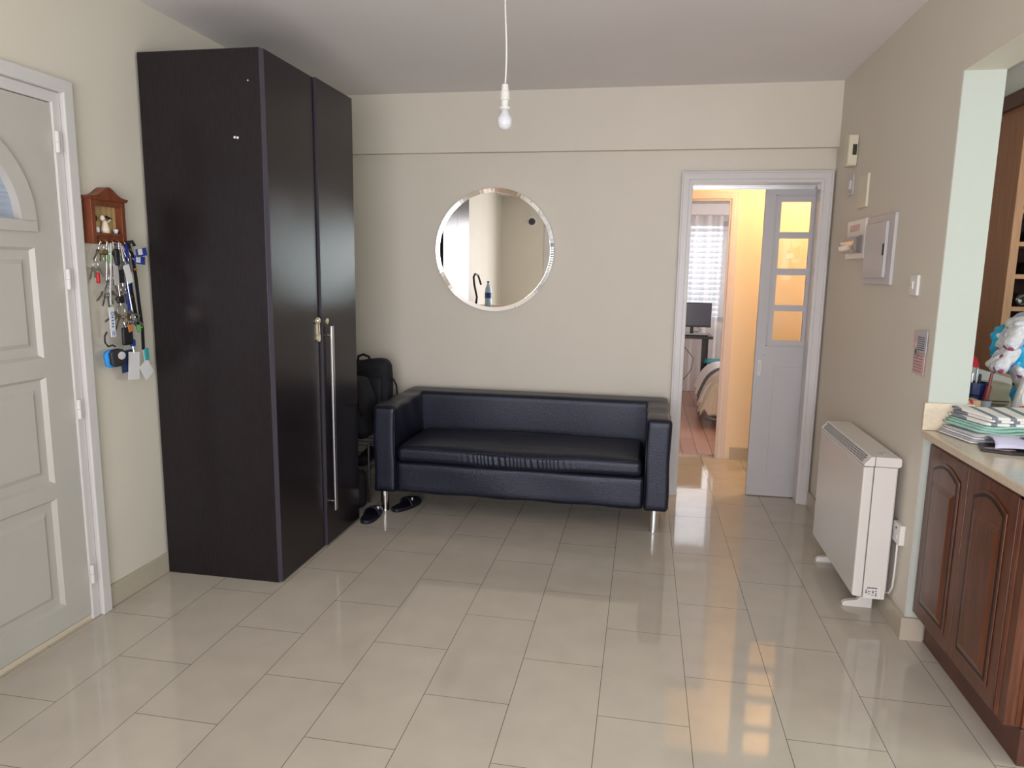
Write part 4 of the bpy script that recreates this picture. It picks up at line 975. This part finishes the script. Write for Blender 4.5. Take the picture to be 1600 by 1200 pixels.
# far kitchen base unit
t = thing('kitchen_base_unit', (2.4, 4.2, 0), 'cherry base unit carrying the far worktop behind the wall end', 'cabinet')
b = bm_new(); box(b, 1.30, 3.10, 0.0, 3.58, 4.90, .12); obj('plinth', b, m_kick, t)
b = bm_new(); box(b, 1.29, 3.06, .12, 3.58, 4.90, .866); obj('body', b, m_cherry, t)

# ------------------------------------------------------------------ tall wooden rack (hutch)
t = thing('bottle_rack_cabinet', (2.5, 4.68, .96), 'tall brown wooden cabinet with open square cubbies at the right edge', 'cabinet')
hx0, hx1, hy0_, hy1_ = 1.978, 3.1, 4.445, 4.915
b = bm_new(); box(b, hx0, hy0_+.004, .93, hx0+.02, hy1_, 2.43); obj('side_panel', b, m_hutch, t)
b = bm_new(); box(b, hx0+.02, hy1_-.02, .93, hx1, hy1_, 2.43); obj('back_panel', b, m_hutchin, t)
b = bm_new(); box(b, hx1-.02, hy0_+.004, .93, hx1, hy1_-.02, 2.43); obj('side_panel', b, m_hutch, t)
b = bm_new(); box(b, hx0, hy0_-.004, .93, hx0+.042, hy0_+.003, 2.43); 
for x in (2.29, 2.56, 2.83): box(b, x-.014, hy0_-.004, .93, x+.014, hy0_+.40, 2.43)
obj('stile', b, m_hutchf, t, label='pale edging')
for z in (.93, 1.152, 1.334, 1.513, 1.690, 1.868, 2.046, 2.224, 2.40):
    b = bm_new(); box(b, hx0+.042 if z > .95 else hx0+.042, hy0_-.003, z-.012, hx1, hy0_+.40, z+.012+(.03 if z < 1 else 0)); obj('shelf', b, m_hutchf, t, label='pale shelf edge')
b = bm_new(); prism(b, [(hy0_+.0, 2.43), (hy0_-.012, 2.44), (hy0_-.012, 2.455), (hy0_-.03, 2.475), (hy0_-.045, 2.490), (hy0_-.045, 2.505), (hy1_, 2.505), (hy1_, 2.43)], 'x', hx0-.03, hx1); obj('crown_moulding', b, m_crown, t)
# one mirrored moulding profile along the side
b = bm_new(); prism(b, [(hx0, 2.44), (hx0-.012, 2.45), (hx0-.012, 2.462), (hx0-.028, 2.478), (hx0-.04, 2.490), (hx0-.04, 2.506), (hx0, 2.506)], 'y', hy0_-.046, hy1_); obj('crown_moulding', b, m_crown, t)
# bottles lying in the cubbies
for (x, z, lab) in ((2.085, 1.365, 'dark wine bottle end lying in the cubby above the bags'), (2.135, 1.552, 'dark wine bottle end lying in the next cubby up'), (2.15, 1.73, 'dark wine bottle end in the third cubby up')):
    tt = thing('wine_bottle', (x, 4.6, z), lab, 'bottle', 'wine bottles lying in the cabinet cubbies')
    zc_ = 1.346+.037 if z < 1.4 else (1.525+.037 if z < 1.6 else 1.702+.037)
    b = bm_new(); lathe(b, [(.0001, 4.476), (.022, 4.474), (.035, 4.47), (.037, 4.48), (.037, 4.66), (.014, 4.73), (.014, 4.80)], x, zc_, 24, 'y'); obj('bottle_body', b, m_glossblk, tt, smooth=True)
    b = bm_new(); tube(b, [(x+.024*math.cos(k*PI/10), 4.468, zc_+.024*math.sin(k*PI/10)) for k in range(20)], .0025, 6, close=True); obj('punt_ring', b, m_foil, tt, label='pale glass base ring')

# ------------------------------------------------------------------ things on the worktop
zt_ = .8985
def sheet_stack(x0, y0, x1, y1, z0, th, m, name, label, cat, n=6, wob=.004, seed=1, skew=.03, rad=.4, group=None, bulge=0):
    b = bm_new(); q = random.Random(seed)
    def fn(p, u):
        p.x += skew*u[1]; p.z += wob*math.sin(3*u[0]+seed)*math.cos(2*u[1]); p.z += bulge*(1-u[0]**2)*(u[2]+1)/2
        return p
    puffy(b, ((x0+x1)/2, (y0+y1)/2, z0+th/2), (x1-x0, y1-y0, th), th*rad, (20, 10, 4), fn=fn)
    return tag(obj(name, b, m, smooth=True), label, cat, group)
# magazines
t = thing('folded_newspaper', (1.33, 2.93, zt_), 'folded newspaper at the bottom of the pile on the worktop corner', 'newspaper')
for k in range(4):
    b = bm_new(); dx = .004*k
    def fn(p, u): return Vector((p.x-.02*u[1], p.y+.0*u[0], p.z+.002*math.sin(4*u[0]+k)))
    puffy(b, (1.325+dx, 2.915, zt_+.0042+.0085*k), (.29-dx, .20, .0062), .003, (16, 8, 3), fn=fn)
    obj('fold', b, [m_paper, m_greycard, m_paper, m_shirtgrey][k], t, smooth=True)
t = thing('green_cloth', (1.35, 2.95, .935), 'folded mint green cloth between the newspaper and the striped towel', 'cloth')
for k in range(3):
    b = bm_new()
    def fn(p, u): return Vector((p.x-.03*u[1], p.y, p.z+.004*math.sin(5*u[0]+k)+.003*u[1]))
    puffy(b, (1.340+.006*k, 2.930, .9385+.011*k), (.27-.01*k, .17, .010), .0048, (16, 8, 3), fn=fn)
    obj('fold', b, m_tapegreen, t, smooth=True)
t = thing('striped_tea_towel', (1.47, 2.94, .97), 'white tea towel with grey stripes folded on top of the pile', 'towel')
for k in range(3):
    b = bm_new()
    def fn(p, u): return Vector((p.x-.035*u[1], p.y-.008*math.sin(2*u[0]), p.z+.004*math.sin(3.2*u[0]+.7)+.006*u[1]*(1 if k == 2 else .6)))
    puffy(b, (1.475+.012*(k == 1), 2.920, .9745+.0125*k), (.50-.012*k, .165, .0125), .006, (40, 12, 4), fn=fn)
    obj('fold', b, m_stripe, t, smooth=True)
b = bm_new()
for k in range(6): box(b, 1.385+.017*k, 2.8315, .960, 1.394+.017*k, 2.834, .967)
obj('black_checks', b, m_ink, t)
# lilac pad and black folder
t = thing('black_folder', (1.33, 2.70, zt_), 'thin black folder at the front edge of the worktop', 'folder')
b = bm_new(); prism(b, [(1.19, 2.70), (1.27, 2.66), (1.50, 2.665), (1.50, 2.82), (1.22, 2.80)], 'z', zt_+.0005, zt_+.010); obj('cover', b, m_blackpl, t, bevel=.002)
b = bm_new(); prism(b, [(1.205, 2.715), (1.265, 2.682), (1.30, 2.70), (1.26, 2.74)], 'z', zt_+.010, zt_+.0108); obj('coloured_print', b, m_pinkcard, t)
t = thing('lilac_envelope', (1.36, 2.76, .91), 'curled lilac and pale blue paper lying on the black folder', 'paper')
def curl(x0, x1, y0, y1, z, h, m, nm, sk=0):
    b = bm_new(); g = []
    for i in range(15):
        u = i/14; row = []
        for j in range(9):
            v = j/8; row.append(b.verts.new((x0+(x1-x0)*u+sk*(v-.5)+.006*math.sin(7*v), y0+(y1-y0)*v+.008*math.sin(6*u), z+.004+h*math.sin(PI*v)*(.5+.5*math.cos(2*u))+.006*u)))
        g.append(row)
    for A, B in zip(g, g[1:]):
        for j in range(8): b.faces.new((A[j], B[j], B[j+1], A[j+1]))
    o = obj(nm, b, m, t, smooth=True); md = o.modifiers.new('th', 'SOLIDIFY'); md.thickness = .003; md.offset = 1
    return o
curl(1.235, 1.40, 2.685, 2.815, .9095, .030, m_lilac, 'lilac_sheet', .02)
curl(1.345, 1.52, 2.69, 2.805, .9145, .030, m_pale, 'pale_blue_sheet', .02)

# pen pots
t = thing('pen_pot', (1.405, 3.45, zt_), 'dark blue pen pot holding pens behind the wall end', 'pen pot')
b = bm_new(); lathe(b, [(.038, zt_), (.043, zt_+.004), (.046, .990), (.052, .995), (.052, 1.045), (.047, 1.045), (.043, .91), (.0001, .91)], 1.462, 3.45, 24); obj('pot', b, m_bluecup, t, smooth=False)
pens = [(1.448, 3.45, 1.09, m_steel, 'silver pen'), (1.468, 3.455, 1.11, m_foil, 'taller grey pen'), (1.484, 3.46, 1.08, m_blackpl, 'black pen'), (1.436, 3.465, 1.075, m_wood, 'wooden pencil')]
for x, y, z, m_, nm in pens:
    tt = thing('pen', (x, y, .94), nm+' standing in the dark blue pot', 'pen', 'pens in the blue pot')
    b = bm_new(); lathe(b, [(.004, .935), (.0055, .945), (.006, z-.012), (.005, z-.002), (.002, z)], x, y, 10); obj('barrel', b, m_, tt, smooth=True)
t = thing('slim_tumbler', (1.475, 3.385, zt_), 'small cloudy grey tumbler in front of the blue pot', 'tumbler')
b = bm_new(); lathe(b, [(.022, zt_), (.024, zt_+.004), (.029, .975), (.027, .975), (.022, .91), (.0001, .91)], 1.478, 3.385, 20); obj('cup', b, m_translu, t, smooth=False)
tt = thing('marker', (1.487, 3.388, .95), 'dark red barrelled marker leaning up from the cloudy tumbler', 'pen')
b = bm_new(); tube(b, [(1.472, 3.385, .912), (1.492, 3.387, 1.04)], .0115, 12); tube(b, [(1.492, 3.387, 1.04), (1.499, 3.388, 1.095)], .006, 10); obj('barrel', b, m_penred, tt)
b = bm_new(); tube(b, [(1.499, 3.388, 1.09), (1.510, 3.388, 1.102)], .004, 8); obj('clip', b, m_blackpl, tt)
t = thing('wooden_box', (1.395, 3.33, zt_), 'light wooden block with a red stripe beside the stone upstand', 'box')
b = bm_new(); box(b, 1.345, 3.30, zt_, 1.388, 3.38, .982); box(b, 1.400, 3.30, zt_, 1.430, 3.38, .985); obj('body', b, m_wood, t, bevel=.002)
b = bm_new(); box(b, 1.388, 3.301, zt_, 1.400, 3.379, .984); obj('red_stripe', b, m_red, t)
# bread box (cream, rounded), sheet, red cushion behind
t = thing('cream_bread_bin', (1.62, 3.74, zt_), 'cream rounded bin behind the pen pots', 'bin')
b = bm_new(); puffy(b, (1.655, 3.80, .951), (.20, .16, .104), .025, (14, 8, 10)); obj('body', b, m_cream, t, smooth=True)
b = bm_new(); box(b, 1.575, 3.7185, .918, 1.735, 3.721, .922); obj('lid_line', b, m_dark, t)
b = bm_new()
g = [(1.57, .899), (1.84, .899), (1.83, 1.005), (1.73, 1.035), (1.57, 1.078)]
prism(b, g, 'y', 3.925, 3.932); 
tag(obj('grey_white_board', b, m_shirtgrey), 'pale grey sheet leaning upright behind the cream bin', 'sheet')
b = bm_new(); lathe(b, [(.03, .899), (.03, .91), (.008, .92), (.008, .975), (.04, .985), (.055, 1.02), (.055, 1.06), (.04, 1.10), (.0001, 1.115)], 1.655, 4.02, 20)
tag(obj('red_ornament', b, m_redfab, smooth=True), 'rounded red ornament peeping out behind the wall end', 'ornament')

# packaging bags
def crumple(seed, amp):
    q = random.Random(seed)
    def ks(n, lo, hi): return [(Vector((q.uniform(-1, 1), q.uniform(-1, 1), q.uniform(-1, 1))).normalized()*q.uniform(lo, hi), q.uniform(0, 6.3)) for _ in range(n)]
    A, B = ks(6, 14, 34), ks(8, 45, 110)
    def f(p):
        a = sum(abs(math.sin(k.dot(p)+ph)) for k, ph in A)/6-.6
        c = sum(abs(math.sin(k.dot(p)+ph)) for k, ph in B)/8-.6
        return a*amp+c*amp*.9
    return f
def crumpled(c, s_, seed, amp, R=None, seg=(30, 22, 30)):
    f = crumple(seed, amp); c = Vector(c)
    def fn(p, u): return p+p.normalized()*f(p+c*.37) if p.length > 1e-6 else p
    b = bm_new(); puffy(b, c, s_, min(s_)*.42, seg, fn=fn, R=R); return b
t = thing('gift_bag', (1.80, 3.48, zt_), 'lower crumpled blue and white bag resting on the worktop', 'bag', 'crumpled blue bags')
obj('wrapper', crumpled((1.80, 3.46, .985), (.30, .20, .15), 3, .035), m_wrap, t)
obj('white_flap', crumpled((1.705, 3.40, 1.00), (.10, .10, .08), 5, .02, seg=(16, 16, 16), R=Matrix.Rotation(-.7, 3, 'Y')), m_wrapw, t, label='white flap')
t = thing('gift_bag', (1.77, 3.56, 1.07), 'upper crumpled blue bag with white flaps, lying on the lower one', 'bag', 'crumpled blue bags')
obj('wrapper', crumpled((1.765, 3.56, 1.195), (.36, .22, .25), 8, .055), m_wrap, t)
for c_, s_, sd, rot in (((1.575, 3.475, 1.150), (.060, .12, .12), 11, .55), ((1.600, 3.475, 1.245), (.065, .12, .13), 12, .5), ((1.650, 3.48, 1.325), (.06, .12, .14), 13, .9), ((1.645, 3.455, 1.065), (.035, .08, .12), 14, -.4)):
    obj('white_flap', crumpled(c_, s_, sd, .028, Matrix.Rotation(rot, 3, 'Y'), (18, 16, 18)), m_wrapw, t, label='white flap with rose ovals')
t = thing('snack_packet', (1.655, 3.42, zt_), 'slim grey packet with an oval print leaning against the blue bags', 'packet')
b = bm_new(); puffy(b, (1.620, 3.345, .995), (.085, .035, .175), .016, (10, 6, 14), R=Matrix.Rotation(.22, 3, 'Y')); obj('packet', b, m_wrapg, t, smooth=True)
b = bm_new(); lathe(b, [(.027, 3.3265), (.026, 3.329)], 0, 0, 24, 'y')
for v in b.verts: v.co = Vector((v.co.x+1.624, v.co.y, v.co.z*1.6+1.0))
obj('oval_print', b, m_paper, t)
b = bm_new(); prism(b, [(1.592, .950), (1.640, .961), (1.638, .972), (1.592, .962)], 'y', 3.3245, 3.329); obj('red_stripe', b, m_red, t)

# ------------------------------------------------------------------ bedroom
def curtain():
    b = bm_new(); top, bot = 2.205, .03; n = 300; g0, g1 = [], []
    q = random.Random(9); ph = [q.uniform(0, 6.3) for _ in range(4)]
    for i in range(n+1):
        x = -0.95+2.75*i/n
        y = 9.19+.028*math.sin(x*46+ph[0])+.014*math.sin(x*81+ph[1])+.01*math.sin(x*23+ph[2])
        g0.append(b.verts.new((x, y, bot))); g1.append(b.verts.new((x, 9.20+(y-9.20)*.6, top)))
    for i in range(n): b.faces.new((g0[i], g0[i+1], g1[i+1], g1[i]))
    return b
tag(obj('sheer_curtain', curtain(), m_curtain, smooth=True), 'sheer white curtain hanging in folds across the bedroom window', 'curtain')
b = bm_new(); box(b, -1.1, 9.12, 2.21, 1.9, 9.26, 2.34); 
tag(obj('curtain_pelmet', b, m_trim, bevel=.004), 'white boxed pelmet above the sheer curtain in the bedroom', 'pelmet')
w = thing('window_2', (.4, 9.42, .9), 'bedroom window with louvred shutter behind the sheer curtain', 'window', kind='structure')
b = bm_new()
for x in (-.75, -.19, .37, .93, 1.49): box(b, x, 9.40, .9, x+.06, 9.45, 2.15)
box(b, -.75, 9.40, .9, 1.55, 9.45, .96); box(b, -.75, 9.40, 2.09, 1.55, 9.45, 2.15); obj('frame', b, m_trim, w)
b = bm_new()
for k in range(17):
    z = .99+k*.066; R_ = Matrix.Translation((.4, 9.44, z)) @ Matrix.Rotation(.75, 4, 'X'); box(b, -1.12, -.026, -.004, 1.12, .026, .004, R_)
obj('louvre', b, mat('grey louvre', (.55, .55, .58), rough=.5), w)
b = bm_new(); box(b, -.7, 9.405, .95, 1.5, 9.409, 2.1); obj('glass', b, m_glass, w)

w = thing('added_side_window', (3.2, 7.7, .8), 'added side window lighting the bedroom, out of sight beyond the doorway', 'window', kind='structure')  # unseen window made up to carry the side fill light
b = bm_new()
for y0, y1 in ((6.9, 6.96), (7.67, 7.73), (8.44, 8.5)): box(b, 3.2, y0, .8, 3.26, y1, 2.2)
box(b, 3.2, 6.96, .8, 3.26, 8.44, .86); box(b, 3.2, 6.96, 2.14, 3.26, 8.44, 2.2); obj('frame', b, m_trim, w)
b = bm_new(); box(b, 3.22, 6.96, .86, 3.226, 7.67, 2.14); box(b, 3.22, 7.73, .86, 3.226, 8.44, 2.14); obj('glass', b, m_glass, w)
t = thing('bed', (1.35, 7.75, 0), 'bed with white quilt and beige throw in the bedroom beyond the doorway', 'bed')
b = bm_new(); box(b, .83, 7.12, .10, 2.3, 8.45, .30); obj('bed_base', b, m_white, t, bevel=.006)
b = bm_new(); box(b, .85, 7.14, .03, .89, 7.18, .10); box(b, .85, 8.3, .0, .89, 8.34, .10); obj('leg', b, m_dark, t)
def drape(x0, yn, x1, yf, ztop, drop, m, nm, th=.0, off=0.0, seed=0):
    """cloth over the bed's left (x0) side and near (yn) end"""
    b = bm_new(); q = random.Random(seed); rows_ = []
    prof = [(-.16, -drop), (-.13, -drop*.75), (-.09, -drop*.45), (-.05, -drop*.2), (-.01, -.035), (.05, -.005), (.14, 0), (.4, .004), (x1-x0, 0)]
    N = 36
    for i in range(N+1):
        v = i/N; y = yn+(yf-yn)*v; wv = .025*math.sin(v*23+seed)
        rows_.append([b.verts.new((x0+px+(wv*min(1, -pz/.1) if pz < -.03 else 0), y, ztop+pz+(.02*math.sin(v*9) if pz < -.1 else 0)+off)) for px, pz in prof])
    for A, B in zip(rows_, rows_[1:]):
        for j in range(len(prof)-1): b.faces.new((A[j], B[j], B[j+1], A[j+1]))
    # near end drop
    A = rows_[0]; bot = []
    for j, (px, pz) in enumerate(prof):
        bot.append(b.verts.new((x0+px*.9, yn-.03-.015*math.sin(j*1.7), max(.09, ztop-drop+.02*math.sin(j)))))
    for j in range(len(prof)-1):
        if prof[j][1] > -drop*.9: b.faces.new((A[j], A[j+1], bot[j+1], bot[j]))
    o = obj(nm, b, m, t, smooth=True); md = o.modifiers.new('s', 'SOLIDIFY'); md.thickness = .015; md.offset = 1
    sb = o.modifiers.new('sub', 'SUBSURF'); sb.levels = 1; sb.render_levels = 1
    return o
drape(.79, 7.25, 2.3, 8.45, .50, .32, m_duvet, 'quilt', seed=2)
drape(.775, 7.08, 2.3, 7.62, .505, .40, m_throw, 'throw', seed=4, off=.012)
drape(.785, 7.62, 2.3, 7.76, .515, .34, m_greyband, 'throw_border', seed=4, off=.012)
b = bm_new(); tube(b, [(.625, 7.055, .125), (.70, 7.04, .10), (.80, 7.03, .105), (.92, 7.03, .11), (1.1, 7.03, .12)], .018, 8); obj('throw_hem', b, m_greyband, t, smooth=True)

t = thing('desk', (.4, 8.9, 0), 'small black desk in front of the bedroom curtain', 'desk')
b = bm_new(); box(b, -.25, 8.60, .745, .815, 9.08, .778); obj('desk_top', b, m_desk, t, bevel=.003)
for x, y in ((.715, 8.66), (.775, 9.0), (-.2, 8.66), (-.2, 9.0)):
    b = bm_new(); box(b, x-.022, y-.022, 0, x+.022, y+.022, .745); obj('leg', b, m_desk, t)
t = thing('monitor', (.62, 8.90, .778), 'dark computer monitor on the black desk in the bedroom', 'monitor')
b = bm_new(); box(b, .26, 8.895, .862, .806, 8.925, 1.158); obj('casing', b, m_blackpl, t, bevel=.004)
b = bm_new(); box(b, .272, 8.8935, .884, .795, 8.895, 1.148); obj('screen', b, m_monitor, t)
b = bm_new(); box(b, .565, 8.90, .779, .605, 8.93, .90); box(b, .47, 8.80, .779, .70, 8.98, .786); obj('stand', b, m_blackpl, t)
b = bm_new(); tube(b, [(.64, 8.93, .875), (.69, 8.90, .83), (.66, 8.90, .805), (.60, 8.91, .81)], .004, 6); obj('cable', b, m_blackpl, t)
t = thing('keyboard', (.66, 8.72, .778), 'flat dark keyboard in front of the monitor', 'keyboard')
b = bm_new(); box(b, .42, 8.64, .779, .76, 8.77, .792); obj('case', b, m_blackpl, t, bevel=.002)
b = bm_new()
for j in range(4): box(b, .43, 8.65+.028*j, .792, .75, 8.672+.028*j, .796)
obj('key_row', b, m_greybox, t)
b = bm_new(); tube(b, [(.45, 8.58, .70), (.52, 8.50, .62), (.595, 8.46, .53), (.57, 8.42, .40), (.50, 8.42, .30), (.40, 8.44, .22), (.32, 8.46, .0)], .004, 6)
tag(obj('dangling_cable', b, m_blackpl, smooth=True), 'thin dark cable looping below the black desk', 'cable')
t = thing('folding_chair', (1.0, 8.75, 0), 'teal folding chair half hidden between desk and bed', 'chair')
b = bm_new(); puffy(b, (.93, 8.72, .475), (.42, .34, .035), .015, (8, 6, 3)); obj('seat', b, m_tealmet, t, smooth=True)
b = bm_new(); tube(b, [(.98, 8.56, .0), (1.12, 8.9, .86)], .012, 8); tube(b, [(.98, 8.86, .0), (.80, 8.56, .0+.46)], .012, 8); obj('frame', b, m_tealmet, t)
b = bm_new(); puffy(b, (1.10, 8.90, .80), (.30, .02, .16), .009, (6, 3, 5)); obj('backrest', b, m_tealmet, t, smooth=True)

# ------------------------------------------------------------------ behind the viewer, visible only in the mirror
t = thing('sideboard', (-2.05, .55, 0), 'plain oak sideboard behind the viewer, out of the frame', 'sideboard')
b = bm_new(); box(b, XL+.005, -.1, .05, -1.86, 1.15, 1.0); obj('body', b, m_sideboard, t, bevel=.004)
b = bm_new(); box(b, XL+.005, -.12, 1.0, -1.84, 1.17, 1.03); obj('top', b, m_sideboard, t, bevel=.004)
b = bm_new()
for x, y in ((-2.2, -.05), (-1.92, -.05), (-2.2, 1.1), (-1.92, 1.1)): box(b, x-.02, y-.02, 0, x+.02, y+.02, .05)
obj('foot', b, m_sideboard, t)
for k in range(2):
    b = bm_new(); box(b, -1.86, -.09+.62*k, .08, -1.845, .52+.62*k, .98); d = obj('door', b, m_sideboard, t, bevel=.002)
    b = bm_new(); lathe(b, [(.012, -1.845), (.008, -1.835), (.012, -1.825)], .47+.11*k, .6, 12, 'x'); obj('knob', b, m_steel, d)
t = thing('water_bottle', (-2.02, .42, 1.03), 'clear blue water bottle reflected low in the mirror', 'bottle')
b = bm_new(); lathe(b, [(.038, 1.031), (.044, 1.04), (.044, 1.10), (.040, 1.12), (.044, 1.14), (.044, 1.22), (.038, 1.27), (.018, 1.325), (.014, 1.335), (.014, 1.345)], -2.02, .42, 24); obj('bottle_body', b, m_water, t, smooth=True)
b = bm_new(); lathe(b, [(.016, 1.345), (.016, 1.365), (.0001, 1.366)], -2.02, .42, 16); obj('cap', b, m_capblue, t)
b = bm_new(); lathe(b, [(.0448, 1.145), (.0448, 1.215)], -2.02, .42, 24); obj('label_band', b, m_capblue, t)
t = thing('desk_lamp', (-2.12, .50, 1.03), 'black bent-arm lamp beside the water bottle, reflected in the mirror', 'lamp')
b = bm_new(); lathe(b, [(.07, 1.031), (.07, 1.045), (.02, 1.05), (.0001, 1.051)], -2.14, .62, 24); obj('base', b, m_blackpl, t)
b = bm_new(); tube(b, [(-2.14, .62, 1.04), (-2.13, .60, 1.16), (-2.15, .66, 1.32), (-2.15, .70, 1.42), (-2.14, .66, 1.455), (-2.12, .58, 1.44), (-2.11, .52, 1.37), (-2.10, .50, 1.32)], .014, 10); obj('arm', b, m_blackpl, t, smooth=True)
t = thing('wall_vent_cap', (-1.78, YR, 2.27), 'round dark vent cap on the rear wall, reflected in the mirror', 'vent')
b = bm_new(); lathe(b, [(.085, YR), (.085, YR+.006), (.06, YR+.008)], -1.78, 2.27, 28, 'y'); obj('plate', b, m_white, t)
b = bm_new(); lathe(b, [(.052, YR+.008), (.05, YR+.03), (.03, YR+.036), (.0001, YR+.037)], -1.78, 2.27, 24, 'y'); obj('cap', b, m_ink, t)
